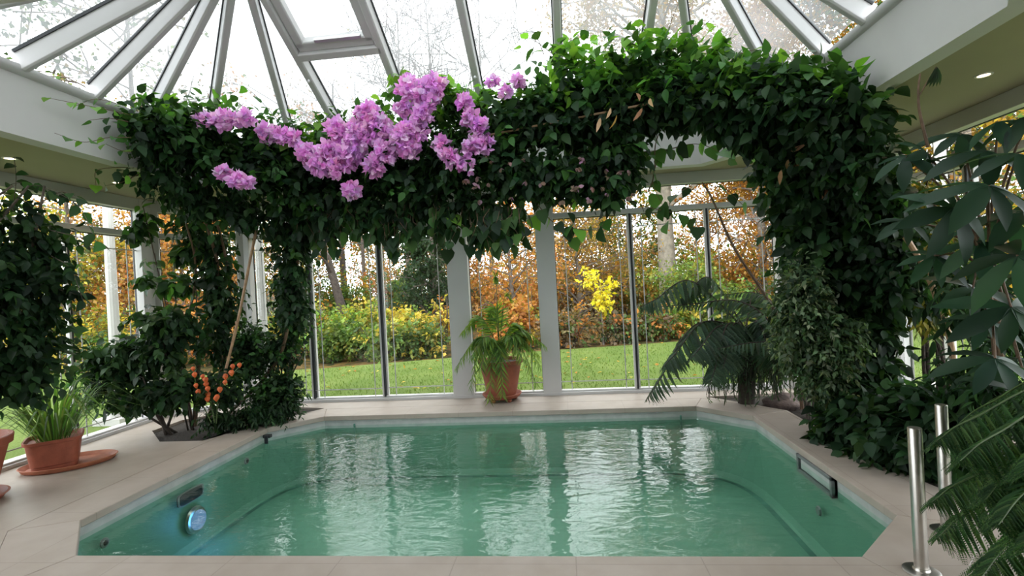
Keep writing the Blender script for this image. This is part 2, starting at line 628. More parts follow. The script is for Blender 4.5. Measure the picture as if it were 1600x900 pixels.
def spline(pts, n=24):
    pts = np.array(pts, float)
    if len(pts) < 3:
        t = np.linspace(0, 1, n)[:, None]
        return pts[0] * (1 - t) + pts[-1] * t
    q = np.vstack([2 * pts[0] - pts[1], pts, 2 * pts[-1] - pts[-2]])
    out = []
    m = len(pts) - 1
    for s in np.linspace(0, m, n):
        i = min(int(s), m - 1); t = s - i
        a, b, c, d = q[i:i + 4]
        out.append(.5 * (2 * b + (c - a) * t + (2 * a - 5 * b + 4 * c - d) * t * t + (3 * b - a - 3 * c + d) * t ** 3))
    return np.array(out)


def shoot(L, stem, T, pts, every=.07, size=.1, cols=((.06, .16, .03),), rad=.004, droop=.5):
    """a single trailing shoot with alternate leaves"""
    p = spline(pts, 30)
    stem.tube(p, np.linspace(rad, rad * .5, len(p)), 5)
    d = np.linalg.norm(np.diff(p, axis=0), axis=1); cum = np.r_[0, np.cumsum(d)]
    m = max(2, int(cum[-1] / every))
    s = np.linspace(cum[-1] * .08, cum[-1], m)
    pos = np.stack([np.interp(s, cum, p[:, i]) for i in range(3)], 1)
    tn = nrm(np.gradient(pos, axis=0))
    sd = nrm(np.cross(tn, np.array([0, 0, 1.0]) + .2 * rng.standard_normal((m, 3))))
    sg = np.where(np.arange(m) % 2 == 0, 1, -1)[:, None]
    L.put(T, pos, tn * .5 + sd * sg * .9 + rng.standard_normal((m, 3)) * .25 + [0, 0, -droop], np.array([0, 0, 1.0]) + .5 * rng.standard_normal((m, 3)), size * (.7 + .5 * rng.random(m)), palette(cols, m))


# ================================================================ THE ROOM
XL, XR, YB = -5.107, 3.559, 6.373         # inner faces of the glazed walls
CBL, CBR, CSY = -4.24, 2.70, 5.72         # where the chamfered corners start
YF = -1.9                                 # house wall behind the camera
ZH, ZT, ZS = 2.548, 2.225, 2.685          # window head, transom, soffit
PXL, PXR, PYF, PYB, PC = -3.258, 1.810, 2.559, 5.531, .43
pool = [(PXL + PC, PYF), (PXR - PC, PYF), (PXR, PYF + PC), (PXR, PYB - PC), (PXR - PC, PYB), (PXL + PC, PYB), (PXL, PYB - PC), (PXL, PYF + PC)]
bedL = [(-4.17, 4.69), (-3.70, 4.69), (-3.36, 5.42), (-3.02, 5.93), (-3.55, 6.08), (-4.15, 6.02), (-4.62, 5.55), (-4.62, 5.1)]
bedR = [(1.61, 5.95), (1.92, 5.60), (2.2, 5.26), (2.2, 4.3), (2.2, 3.72), (2.35, 3.0), (2.55, 2.3), (3.35, 2.3), (3.4, 5.55), (2.75, 6.05)]
outline = [(XL - .12, YF), (XR + .12, YF), (XR + .12, CSY + .03), (CBR + .05, YB + .12), (CBL - .05, YB + .12), (XL - .12, CSY + .03)]


def inset(poly, d):
    n = len(poly); out = []
    for i in range(n):
        p0, p1, p2 = [np.array(poly[j % n]) for j in (i - 1, i, i + 1)]
        e1 = (p1 - p0) / np.linalg.norm(p1 - p0); e2 = (p2 - p1) / np.linalg.norm(p2 - p1)
        n1 = np.array([-e1[1], e1[0]]); n2 = np.array([-e2[1], e2[0]])
        b = n1 + n2; b /= b @ n1 if abs(b @ n1) > 1e-6 else 1
        out.append(tuple(p1 + b * d))
    return out


pool_out = inset(pool, -.02)
floor = MB().slab(outline, [inset(pool, -.36), bedL, bedR], -.06, 0.0).build('floor', FLOOR)
tag(floor, kind='structure')
cop = MB()
pi_, po_ = pool, inset(pool, -.36)
for i in range(8):                        # coping: one strip of slabs along each side of the octagon
    j = (i + 1) % 8
    cop.prism([pi_[i], pi_[j], po_[j], po_[i]], -.055, 0.0)
cp = cop.build('pool_coping', COPING, bevel=.006)
tag(cp, kind='structure')
bandm = MB()
shell = inset(pool, -.03)
n8 = 8
vs = [(x, y, -.055) for x, y in shell] + [(x, y, -.15) for x, y in shell]
bandm.add(vs, [(i, (i + 1) % 8, 8 + (i + 1) % 8, 8 + i) for i in range(8)])
tag(bandm.build('pool_waterline_trim', WBAND), kind='structure')
FZ = -.70


def rounded(poly, d, r=.5, k=5):
    """inset octagon with softened corners, k points a corner"""
    q = inset(poly, d); n = len(q); out = []
    for i in range(n):
        p0, p1, p2 = [np.array(q[j % n]) for j in (i - 1, i, i + 1)]
        a = p1 + (p0 - p1) / np.linalg.norm(p0 - p1) * min(r, .45 * np.linalg.norm(p0 - p1))
        c = p1 + (p2 - p1) / np.linalg.norm(p2 - p1) * min(r, .45 * np.linalg.norm(p2 - p1))
        for t in np.linspace(0, 1, k): out.append(tuple((1 - t) ** 2 * a + 2 * t * (1 - t) * p1 + t * t * c))
    return out


sm = MB()
ringz = [(rounded(pool, -.029, .02), -.05), (rounded(pool, -.03, .02), -.15), (rounded(pool, .0, .5), FZ + .06), (rounded(pool, .025, .5), FZ + .01), (rounded(pool, .05, .5), FZ)]
nr_ = len(ringz[0][0])
vs = [(x, y, z) for r_, z in ringz[1:] for x, y in r_]
sm.add(vs, [(k * nr_ + i, k * nr_ + (i + 1) % nr_, (k + 1) * nr_ + (i + 1) % nr_, (k + 1) * nr_ + i) for k in range(3) for i in range(nr_)] + [tuple(range(3 * nr_, 4 * nr_))])
tag(sm.build('pool_shell_floor', PSHELL), kind='structure')
sd = MB()
r1, r2 = rounded(pool, .05, .5), rounded(pool, .10, .5)
sd.add([(x, y, FZ + .004) for x, y in r1] + [(x, y, FZ + .004) for x, y in r2], [(i, (i + 1) % nr_, nr_ + (i + 1) % nr_, nr_ + i) for i in range(nr_)])
for px in (541, 1054):
    X_ = gx(px, PYB); sd.box((X_ - .008, PYB + .012, -.55), (X_ + .008, PYB + .03, -.10))
tag(sd.build('pool_seam_trim', plain('dark_seam', (.085, .20, .16), .6, var=.4, scale=4)), kind='structure')
wm = MB().add([(x, y, -.12) for x, y in inset(pool, -.029)], [tuple(range(8))])
tag(wm.build('pool_water', WATER), kind='structure')
for nm, bed in (('soil_bed', bedL), ('soil_bed', bedR)):
    xs = [p[0] for p in bed]; ys = [p[1] for p in bed]
    g = MB().prism(inset(bed, -.005) if True else bed, -.3, -.03)
    o = g.build('planting_soil', SOIL)
    tag(o, 'dark soil filling the planting bed left of the pool' if bed is bedL else 'dark soil filling the planting bed along the pool\'s right side', 'soil', kind='stuff')

# ---- glazed walls -------------------------------------------------------
wn = [0]


def hwall(p0, p1, posts, panels, transom=True, name=None, inward=None):
    """one glazed wall from p0 to p1 (inner face); panels = list of (s0, s1, [stiles]) along the wall"""
    p0 = np.array([*p0, 0.0]); p1 = np.array([*p1, 0.0])
    Lw = np.linalg.norm(p1 - p0); e = (p1 - p0) / Lw
    nr = np.array([-e[1], e[0], 0.0])           # outward
    def P(s, o, z): return p0 + e * s + nr * o + np.array([0, 0, z])
    wn[0] += 1
    W = empty('window_%d' % wn[0], P(Lw / 2, 0, 0), kind='structure')
    def bar(mb, s0, s1, z0, z1, o0, o1):
        c = [P(s, o, z) for z in (z0, z1) for s, o in ((s0, o0), (s1, o0), (s1, o1), (s0, o1))]
        mb.add(c, [(3, 2, 1, 0), (4, 5, 6, 7), (0, 1, 5, 4), (1, 2, 6, 5), (2, 3, 7, 6), (3, 0, 4, 7)])
    fr = MB()
    bar(fr, 0, Lw, ZH, ZS, .01, .11)            # head
    bar(fr, 0, Lw, ZH + .045, ZS - .03, -.012, .01)
    bar(fr, 0, Lw, -.03, .035, 0, .12)          # threshold
    for s0, s1 in posts:
        bar(fr, s0, s1, 0, ZS, -.004, .118)
    for s0, s1, st in panels:
        bar(fr, s0, s1, ZT, ZT + .062, .012, .10)
        bar(fr, s0, s1, .035, .055, .01, .09)
    fr.build('frame', WHITE, W, bevel=.004)
    gk = MB()
    for s0, s1, st in panels:
        bar(gk, s0, s1, ZH - .008, ZH + .002, .006, .02)
        bar(gk, s0, s1, ZT - .010, ZT + .001, .006, .02)
        bar(gk, s0 - .001, s0 + .007, .05, ZH, .006, .02)
        bar(gk, s1 - .007, s1 + .001, .05, ZH, .006, .02)
    gk.build('gasket', GASKET, W)
    gl = MB()
    lead = MB()
    for s0, s1, st in panels:
        bar(gl, s0, s1, ZT + .062, ZH, .055, .063)
        cuts = [s0] + st + [s1]
        # each sliding leaf: slim aluminium stiles, the leaf's pane and its inset bars
        for i in range(len(cuts) - 1):
            a, b = cuts[i], cuts[i + 1]
            off = .03 + .035 * (i % 2)
            bar(gl, a, b, .055, ZT, off + .012, off + .02)
            if b - a > .3:
                ins = .135
                for s in (a + ins, b - ins):
                    bar(lead, s - .006, s + .006, .055, ZT, off + .014, off + .018)
                for z in (.055 + .10, ZT - .16):
                    bar(lead, a, b, z - .006, z + .006, off + .014, off + .018)
        for s in st:
            f = MB()
            bar(f, s - .036, s - .012, .04, ZT, .016, .06)
            bar(f, s + .013, s + .036, .04, ZT, .05, .095)
            f.build('stile', WHITE, W, bevel=.003)
            d = MB()
            bar(d, s - .012, s + .013, .04, ZT, .028, .09)
            d.build('stile_seal', GASKET, W)
    gl.build('pane', GLASS, W)
    lead.build('inset_bars', WHITE, W)
    return W, P, bar


LB = CBR - CBL
# back wall runs right-to-left so that "outward" is +Y
def sb(X): return CBR - X
WB, PB, barB = hwall((CBR, YB), (CBL, YB), [(0, .11), (sb(-.066), sb(-.295)), (sb(-1.18), sb(-1.45)), (LB - .11, LB)],
      [(.11, sb(-.066), [sb(1.806), sb(.88)]), (sb(-.295), sb(-1.18), []), (sb(-1.45), LB - .11, [sb(-2.36), sb(-3.325)])])
hd = MB(); barB(hd, sb(-1.405), sb(-1.425), .98, 1.10, -.03, 0); hd.build('handle', GASKET, WB, bevel=.004)
LCH = math.hypot(XR - CBR, YB - CSY)
hwall((XR, CSY), (CBR, YB), [(0, .12), (LCH - .12, LCH)], [(.12, LCH - .12, [])])
hwall((CBL, YB), (XL, CSY), [(0, .12), (LCH - .12, LCH)], [(.12, LCH - .12, [])])
LS = CSY - YF
hwall((XR, YF), (XR, CSY), [(0, .12), (2.9, 3.1), (LS - .22, LS)], [(.12, 2.9, [1.0, 1.95]), (3.1, LS - .22, [3.1 + .93, 3.1 + 1.86, LS - 1.12])])
hwall((XL, CSY), (XL, YF), [(0, .22), (4.6, 4.8), (LS - .12, LS)], [(.22, 4.6, [1.09, 2.02, 2.95, 3.88]), (4.8, LS - .12, [5.7, 6.6])])
# house wall behind the viewer
wf = MB()
wf.box((XL - .12, YF - .25, 0), (XR + .12, YF, ZS))
tag(wf.build('wall_front', PLASTER), kind='structure')

# ---- soffit, fascia, moulding ------------------------------------------
FXL, FXR, FYB, FYF = -3.868, 2.318, 5.88, 1.85
fx, fy = .668, .91
eave = [(FXL + fx, FYF), (FXR - fx, FYF), (FXR, FYF + fy), (FXR, FYB - fy), (FXR - fx, FYB), (FXL + fx, FYB), (FXL, FYB - fy), (FXL, FYF + fy)]
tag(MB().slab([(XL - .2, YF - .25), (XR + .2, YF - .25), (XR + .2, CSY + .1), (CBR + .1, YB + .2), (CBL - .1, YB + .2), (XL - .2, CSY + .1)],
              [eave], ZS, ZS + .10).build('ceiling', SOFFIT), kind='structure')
fm = MB()
eo = inset(eave, -.14)
en = inset(eave, .004)
for i in range(8):
    j = (i + 1) % 8
    fm.prism([en[i], en[j], eo[j], eo[i]], ZS - .003, 3.20)
tag(fm.build('trim_1', PLASTER), kind='structure')
mm = MB()
ei = inset(eave, .035)
prof = [(0, 3.13), (.018, 3.135), (.034, 3.155), (.04, 3.18), (.034, 3.205), (.0, 3.215), (-.13, 3.22)]
rings = [[(x, y, z) for x, y in inset(eave, d)] for d, z in prof]
vs = [p for r in rings for p in r]
mm.add(vs, [(k * 8 + i, k * 8 + (i + 1) % 8, (k + 1) * 8 + (i + 1) % 8, (k + 1) * 8 + i) for k in range(len(prof) - 1) for i in range(8)])
tag(mm.build('trim_2', WHITE, smooth=True), kind='structure')

# ---- glass lantern roof -------------------------------------------------
APZ = 4.36
ROOF = empty('roof', (-.775, 3.865, 3.2), kind='structure')
AL, AR = np.array([-2.5, 3.865, APZ]), np.array([.95, 3.865, APZ])
EZ = 3.275
xs = np.linspace(-2.5, .95, 5)


def radial(left):
    pts = [(-2.5, FYB), (FXL + fx, FYB), (FXL + .12, FYB - fy + .14), (FXL, 4.45), (FXL, 3.865), (FXL, 3.28), (FXL + .12, FYF + fy - .14), (FXL + fx, FYF), (-2.5, FYF)]
    if not left: pts = [(-1.55 - x, y) for x, y in pts]
    return [np.array([x, y, EZ]) for x, y in pts]


seal = MB()
glz = MB()


def rafter(a, b, w=.085, h=.15):
    m = MB().beam(a, b + (b - a) * .02, w, h, ch=.012, drop=.04)
    o = m.build('rafter', WHITE, ROOF, bevel=.004)
    for s in (-1, 1):
        d = (b - a) / np.linalg.norm(b - a); r = np.cross(d, [0, 0, 1.0]); r /= np.linalg.norm(r)
        seal.beam(a + r * s * w * .56, b + r * s * w * .56, .014, .022, drop=-.022)
    return o


def pane3(*ps):
    n = np.cross(ps[1] - ps[0], ps[2] - ps[0]); n /= np.linalg.norm(n); n = n if n[2] > 0 else -n
    k = len(ps)
    lo = [p + n * .025 for p in ps]; hi = [p + n * .033 for p in ps]
    glz.add(lo + hi, [tuple(range(k - 1, -1, -1)), tuple(range(k, 2 * k))] + [(i, (i + 1) % k, k + (i + 1) % k, k + i) for i in range(k)])


capm = MB()
for A, pts in ((AL, radial(True)), (AR, radial(False))):
    for i, p in enumerate(pts):
        rafter(A, p, w=.075 if i in (0, 8) else .065)
        if i: pane3(A, pts[i - 1], p)
for x in xs[1:-1]:
    for y in (FYB, FYF):
        rafter(np.array([x, 3.865, APZ]), np.array([x, y, EZ]), w=.075)
for i in range(4):
    for y in (FYB, FYF):
        pane3(np.array([xs[i], 3.865, APZ]), np.array([xs[i + 1], 3.865, APZ]), np.array([xs[i + 1], y, EZ]), np.array([xs[i], y, EZ]))
MB().beam(AL, AR, .12, .2, ch=.015).build('ridge_beam', WHITE, ROOF, bevel=.004)
seal.build('gasket', GASKET, ROOF)
glz.build('glazing', RGLASS, ROOF)
slope = (APZ - EZ) / (3.865 - FYB)


def onback(x, y, dz=0.0): return np.array([x, y, APZ + slope * (y - 3.865) + dz])


for x in xs:                               # a chrome bolt low on each rafter of the garden slope
    p = onback(x, 5.08 if x > -2 else 4.95, -.135)
    b = MB().lathe([(0, -.012), (.012, -.012), (.016, -.004), (.016, .012)], p, 12)
    b.build('rafter_bolt', ALU, ROOF, smooth=True)
up = np.cross([1.0, 0, 0], [0, 1, slope]); up = up / np.linalg.norm(up)
tr_ = MB().beam(onback(xs[0], 4.78), onback(xs[1], 4.78), .085, .13, up=up, ch=.01, drop=.05)
tr_.build('roof_window_transom', WHITE, ROOF, bevel=.004)
sash = MB()
x0, x1, y0, y1 = xs[0] + .05, xs[1] - .05, 3.98, 4.70
sash.beam(onback(x0 - .0, y1), onback(x1 + .0, y1), .10, .09, up=up, ch=.01, drop=.035)
sash.beam(onback(x0, y0), onback(x1, y0), .10, .09, up=up, ch=.01, drop=.035)
sash.beam(onback(x0 + .03, y0), onback(x0 + .03, y1), .09, .09, up=up, ch=.01, drop=.035)
sash.beam(onback(x1 - .03, y0), onback(x1 - .03, y1), .09, .09, up=up, ch=.01, drop=.035)
so = sash.build('roof_window_sash', WHITE, ROOF, bevel=.004)
MB().beam(onback(x0 + .2, y1 - .05), onback(x1 - .1, y1 - .05), .035, .04, up=up, drop=.075).build('opener', ALU, so, bevel=.004)
dk = MB()
dk.beam(onback(x0 - .03, y1 + .055), onback(x1 + .03, y1 + .055), .008, .02, up=up, drop=.082)
dk.beam(onback(x0 - .03, y0), onback(x0 - .03, y1 + .055), .008, .02, up=up, drop=.082)
dk.build('sash_gasket', GASKET, so)

# ---- downlights in the soffit ------------------------------------------
dl = [(at(1537, 117, 3.75), 'bright round downlight in the soffit at upper right'), (at(15, 247, 3.71), 'round downlight in the left soffit above the potted fig'),
      (at(183, 285, 4.71), 'round downlight in the left soffit beside the vine'), (np.array([2.9, 5.35, 0]), 'warm downlight glowing behind the palmate leaves at the right corner')]
for i, (p, lab) in enumerate(dl):
    d = ray(*[(1537, 117), (15, 247), (183, 285), (0, 0)][i]) if i < 3 else None
    if d is not None:
        q = d * ((ZS - EYE) / d[2]); p = (q[0], q[1])
    else:
        p = (p[0], p[1])
    E = empty('downlight', (p[0], p[1], ZS), lab, 'ceiling light', 'downlights in the soffit')
    ring = MB().lathe([(.036, -.001), (.036, -.006), (.048, -.007), (.052, -.001)], (p[0], p[1], ZS), 28).build('trim_ring', WHITE, E, smooth=True)
    MB().lathe([(.0, -.003), (.035, -.003), (.035, -.0005)], (p[0], p[1], ZS), 28).build('lamp', LAMP, ring)
    l = bpy.data.lights.new('downlight_glow', 'SPOT'); l.energy = 14; l.color = (1, .80, .55); l.spot_size = 2.0; l.spot_blend = .6; l.shadow_soft_size = .04
    lo = bpy.data.objects.new('downlight_glow', l); COL.objects.link(lo); lo.parent = E; lo.location = (0, 0, -.02)

# ================================================================ POOL FITTINGS AND METALWORK
for (px, py), top, lab in (((1440, 893), 668, 'nearer of the two upright steel posts beside the pool'), ((1480, 829), 632, 'steel post half hidden behind the large fern fronds')):
    d = ray(px, py); q = d * (-EYE / d[2]); X, Y = q[0], q[1]
    H = at(px - 14, top, Y)[2]
    E = empty('handrail_post', (X, Y, 0), lab, 'post', 'steel posts beside the pool')
    MB().lathe([(.0275, .008), (.0275, H - .004), (.0255, H), (0, H)], (X, Y, 0), 28).build('tube', STEEL, E, smooth=True)
    MB().lathe([(0, 0), (.072, 0), (.072, .004), (.060, .009), (.034, .011), (.03, .020), (.0277, .021)], (X, Y, 0.0), 32).build('base_flange', STEEL, E, smooth=True)

# skimmer mouth in the right pool wall
a = atx(1246, 709, PXR); b = atx(1301, 748, PXR)
E = empty('pool_skimmer', (PXR, (a[1] + b[1]) / 2, -.2), 'dark rectangular skimmer mouth in the right pool wall', 'pool skimmer')
y0, y1 = min(a[1], b[1]), max(a[1], b[1])
fr = MB()
for yy in (y0, y1 - .025): fr.box((PXR - .012, yy, -.20), (PXR + .03, yy + .025, -.055))
for zz in (-.20, -.08): fr.box((PXR - .012, y0, zz), (PXR + .03, y1, zz + .025))
skf = fr.build('frame', GREYP, E, bevel=.003)
MB().box((PXR + .012, y0, -.19), (PXR + .03, y1, -.06)).build('flap', BLACK, E)
MB().box((PXR + .004, y0 + .04, -.165), (PXR + .012, y1 - .04, -.09)).build('weir_plate', WBAND, skf, bevel=.002)


def wallpts(px, py): return atx(px, py, PXL + .03)


def disc_on_left(c, r, name, mat, parent, h=.03, ry=1.0):
    prof = [(0, h), (r * .6, h), (r * .92, h * .7), (r, 0)]
    vs, fs = [], []
    n = 28
    for rr, hh in prof:
        for j in range(n):
            t = 2 * PI * j / n
            vs.append((c[0] + hh, c[1] + rr * math.cos(t) * ry, c[2] + rr * math.sin(t)))
    for i in range(len(prof) - 1):
        for j in range(n): fs.append((i * n + j, i * n + (j + 1) % n, (i + 1) * n + (j + 1) % n, (i + 1) * n + j))
    return MB().add(vs, fs).build(name, mat, parent, smooth=True)


c = wallpts(305, 812)
E = empty('pool_lamp', c, 'round underwater lamp with bluish glow in the left pool wall', 'pool light')
disc_on_left(c, .115, 'bezel', STEEL, E, .03)
disc_on_left(c + [.012, 0, 0], .085, 'lens', POOLLAMP, E, .045)
pl = bpy.data.lights.new('pool_lamp_glow', 'POINT'); pl.energy = 2.2; pl.color = (.1, .38, 1); pl.shadow_soft_size = .08
plo = bpy.data.objects.new('pool_lamp_glow', pl); COL.objects.link(plo); plo.parent = E; plo.location = (.12, 0, 0)
c = wallpts(297, 774)
E = empty('pool_inlet_panel', c, 'dark rounded rectangular inlet panel above the underwater lamp', 'pool inlet')
pts = []
for k in range(28):
    t = 2 * PI * k / 28
    pts.append((abs(math.cos(t)) ** .4 * math.copysign(.15, math.cos(t)), abs(math.sin(t)) ** .4 * math.copysign(.055, math.sin(t))))
def panel(sc, x0, x1): return MB().add([(c[0] + x0, c[1] + p * sc, c[2] + q * sc) for p, q in pts] + [(c[0] + x1, c[1] + p * sc, c[2] + q * sc) for p, q in pts],
    [tuple(range(27, -1, -1)), tuple(range(28, 56))] + [(i, (i + 1) % 28, 28 + (i + 1) % 28, 28 + i) for i in range(28)])
panel(1.0, 0, .012).build('rim', GREYP, E, bevel=.002)
panel(.86, .010, .016).build('cover', BLACK, E, bevel=.002)
for px, py, lab in ((163, 848, 'small dark nozzle low in the left pool wall near the front corner'), (385, 720, 'small dark nozzle in the left pool wall towards the garden')):
    c = wallpts(px, py)
    E = empty('pool_nozzle', c, lab, 'pool nozzle', 'nozzles in the pool wall')
    disc_on_left(c, .035, 'ring', GREYP, E, .012); disc_on_left(c + [.006, 0, 0], .02, 'jet', BLACK, E, .012)
c = atx(1280, 798, PXR - .02)
E = empty('pool_nozzle', c, 'small dark nozzle in the right pool wall below the skimmer', 'pool nozzle', 'nozzles in the pool wall')
MB().add([(c[0] - h, c[1] + r * math.cos(2 * PI * j / 24), c[2] + r * math.sin(2 * PI * j / 24)) for r, h in ((0, .012), (.03, .012), (.036, 0)) for j in range(24)],
         [(i * 24 + j, i * 24 + (j + 1) % 24, (i + 1) * 24 + (j + 1) % 24, (i + 1) * 24 + j) for i in range(2) for j in range(24)]).build('ring', GREYP, E, smooth=True)
# a small dark clip on the rim at the back left of the pool
d = ray(419, 680); q = d * (-(EYE + .05) / d[2])
cl = MB().box((q[0] - .045, q[1] - .03, -.075), (q[0] + .035, q[1] + .02, -.04)).box((q[0] - .02, q[1] - .045, -.13), (q[0] + .02, q[1] - .03, -.045))
tag(cl.build('cover_clip', BLACK, bevel=.006), 'small black clip hanging over the pool rim by the left bed', 'clip')

# ================================================================ PLANTS
INDOOR[0] = True
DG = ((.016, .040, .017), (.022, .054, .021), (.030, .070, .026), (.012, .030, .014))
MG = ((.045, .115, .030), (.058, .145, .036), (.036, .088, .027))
BG = ((.15, .32, .05), (.12, .27, .04), (.18, .36, .07))  # bright green with the backlight on the top leaves put into the colour
YG = ((.16, .27, .03), (.22, .30, .03))


def pxpath(pts, sc=1.0):
    return [(*at(x, y, Y), r * sc) for x, y, Y, r in pts]


def stems(mb, paths, r0=.02, r1=.008, n=6, wob=.03):
    for p in paths:
        q = spline(p, 26)
        q = q + np.c_[np.sin(np.linspace(0, 9, 26) + rng.random() * 6) * wob, np.cos(np.linspace(0, 8, 26) + rng.random() * 6) * wob, np.zeros(26)]
        mb.tube(q, np.linspace(r0, r1, 26), n)


# ---------------- bougainvillea over the pool
B = empty('bougainvillea', at(300, 672, 5.35), 'bougainvillea with pink-violet flower heads trained across the room from the left bed', 'climbing plant')
B.location.z = -.03
L = Leaves()
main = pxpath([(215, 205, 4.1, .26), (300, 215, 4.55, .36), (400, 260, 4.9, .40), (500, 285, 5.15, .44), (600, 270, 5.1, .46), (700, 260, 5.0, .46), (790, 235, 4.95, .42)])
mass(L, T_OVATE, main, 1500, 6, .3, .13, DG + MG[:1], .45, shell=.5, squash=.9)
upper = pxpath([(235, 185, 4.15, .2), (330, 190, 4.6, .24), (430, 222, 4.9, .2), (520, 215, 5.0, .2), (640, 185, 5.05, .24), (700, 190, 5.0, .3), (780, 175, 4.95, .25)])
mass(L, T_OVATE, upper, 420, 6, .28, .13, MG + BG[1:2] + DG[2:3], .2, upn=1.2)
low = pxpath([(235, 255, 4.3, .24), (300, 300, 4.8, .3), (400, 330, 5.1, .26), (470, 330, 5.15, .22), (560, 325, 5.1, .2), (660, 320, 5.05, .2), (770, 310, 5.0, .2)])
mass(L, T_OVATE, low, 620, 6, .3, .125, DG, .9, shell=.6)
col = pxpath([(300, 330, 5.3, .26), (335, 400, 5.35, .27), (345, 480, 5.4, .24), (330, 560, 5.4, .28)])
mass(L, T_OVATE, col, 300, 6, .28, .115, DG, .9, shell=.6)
col2 = pxpath([(465, 350, 5.2, .2), (455, 420, 5.25, .17), (462, 490, 5.3, .16)])
mass(L, T_OVATE, col2, 260, 6, .24, .10, DG, 1.0)
st = MB()
for pts in ([(205, 180), (160, 170), (110, 160), (75, 153)], [(205, 215), (170, 215), (130, 222), (85, 208)], [(205, 238), (188, 235), (165, 225)], [(200, 190), (170, 185), (140, 188)], [(195, 165), (150, 155), (120, 165)]):
    shoot(L, st, T_HEART, [atx(x, y, -3.60 - .06 * k) for k, (x, y) in enumerate(pts)], .07, .085, BG + MG, .0035, .5)
# trailing edge of heart-shaped leaves along the underside
Lh = Leaves()
for i in range(70):
    x = 420 + 400 * rng.random(); Y = 5.1 - .25 * (x - 420) / 400
    y0 = 318 + 12 * rng.random()
    ln = 25 + 42 * rng.random()
    a, b = at(x, y0, Y), at(x + rng.normal(0, 12), y0 + ln, Y - .05)
    shoot(L, st, T_HEART, [a, (a + b) / 2 + rng.normal(0, .03, 3), b], .085, .14, DG + ((.05, .11, .03),), .0035, 1.2)
for pts in ([(215, 240), (200, 250)], [(215, 175), (205, 155), (180, 150)],
            [(200, 262), (175, 262), (150, 268), (150, 290)], [(225, 268), (190, 285), (165, 290)]):
    shoot(L, st, T_HEART, [at(x, y, 4.2 - .06 * k) for k, (x, y) in enumerate(pts)], .075, .09, BG + MG, .004, .5)
for pts in ([(330, 165), (322, 140), (305, 118)], [(350, 165), (332, 145), (335, 130)], [(690, 140), (690, 90), (685, 60)], [(500, 195), (510, 180), (495, 175)], [(560, 165), (580, 150)], [(385, 170), (360, 150), (375, 140)],
            [(700, 175), (712, 150), (730, 145)], [(800, 110), (835, 80), (835, 45)]):
    shoot(L, st, T_HEART, [at(x, y, 4.7 if x < 400 else 5.05) for x, y in pts], .07, .10, BG + MG, .0035, .2)
for x, y, n in ((705, 150, 26), (730, 165, 24), (455, 232, 14), (505, 200, 12), (620, 140, 12)):
    mass(L, T_HEART, pxpath([(x, y, 4.85, .12)]), n, 4, .16, .13, BG + MG, .2)
L.build('foliage', LEAF, B)
g0 = at(300, 672, 5.35) * [1, 1, 0]; g1 = at(330, 660, 5.6) * [1, 1, 0]
stems(st, [[g0 + [0, 0, -.05], at(310, 560, 5.4), at(345, 430, 5.35), at(320, 300, 4.9), at(420, 250, 4.95), at(600, 250, 5.1), at(760, 225, 4.95)],
           [g1 + [0, 0, -.05], at(350, 560, 5.5), at(352, 430, 5.4), at(330, 310, 4.9), at(250, 210, 4.25)],
           [g1 + [.1, 0, -.05], at(440, 560, 5.5), at(458, 430, 5.25), at(480, 330, 5.15), at(560, 240, 5.1)],
           [g0 + [-.1, .05, -.05], at(290, 560, 5.3), at(300, 430, 5.2), at(280, 300, 4.7)]], .022, .008)
st.build('stems', STEMB, B, smooth=True)
PINK = ((.84, .42, .80), (.88, .50, .85), (.80, .35, .76), (.92, .62, .90))
heads = [[(322, 188, .06), (345, 188, .07), (368, 190, .06), (385, 185, .05)], [(350, 270, .05), (370, 280, .055), (385, 285, .04)], [(415, 210, .07), (440, 212, .06), (458, 216, .05)],
         [(480, 240, .08), (500, 258, .09), (530, 262, .08), (515, 240, .09)], [(530, 205, .10), (560, 215, .13), (545, 240, .12), (590, 200, .12), (575, 180, .09)],
         [(600, 240, .10), (630, 215, .11), (650, 205, .09), (640, 232, .08), (585, 258, .08)], [(640, 140, .10), (665, 150, .12), (660, 180, .09), (680, 135, .08), (630, 170, .06)],
         [(725, 160, .05), (735, 185, .06), (750, 200, .07), (742, 228, .06), (760, 225, .05), (735, 235, .05)], [(690, 228, .06), (702, 245, .06), (715, 255, .05), (732, 260, .04)],
         [(770, 125, .03), (808, 128, .035), (790, 145, .03)], [(550, 298, .06)]]
for hd_ in heads:
    F = Leaves()
    for x, y, r in hd_:
        c = at(x, y, 4.35 if x < 400 else 4.62 if y < 300 else 4.8)
        m = int(40 * (r / .08) ** 2) + 8
        o = nrm(rng.standard_normal((m, 3)) + [0, -.35, .15])
        p = c + o * r * (.55 + .5 * rng.random((m, 1)))
        cols = palette(PINK, m, .12)
        for k in range(3):                     # three papery bracts to a floret
            a = nrm(rng.standard_normal((m, 3)) * .9 + o * .7)
            F.put(T_BRACT, p, a, o + rng.standard_normal((m, 3)) * .5, .062 * (.75 + .5 * rng.random(m)), cols, .95)
    F.build('flower_head', PETAL, B)

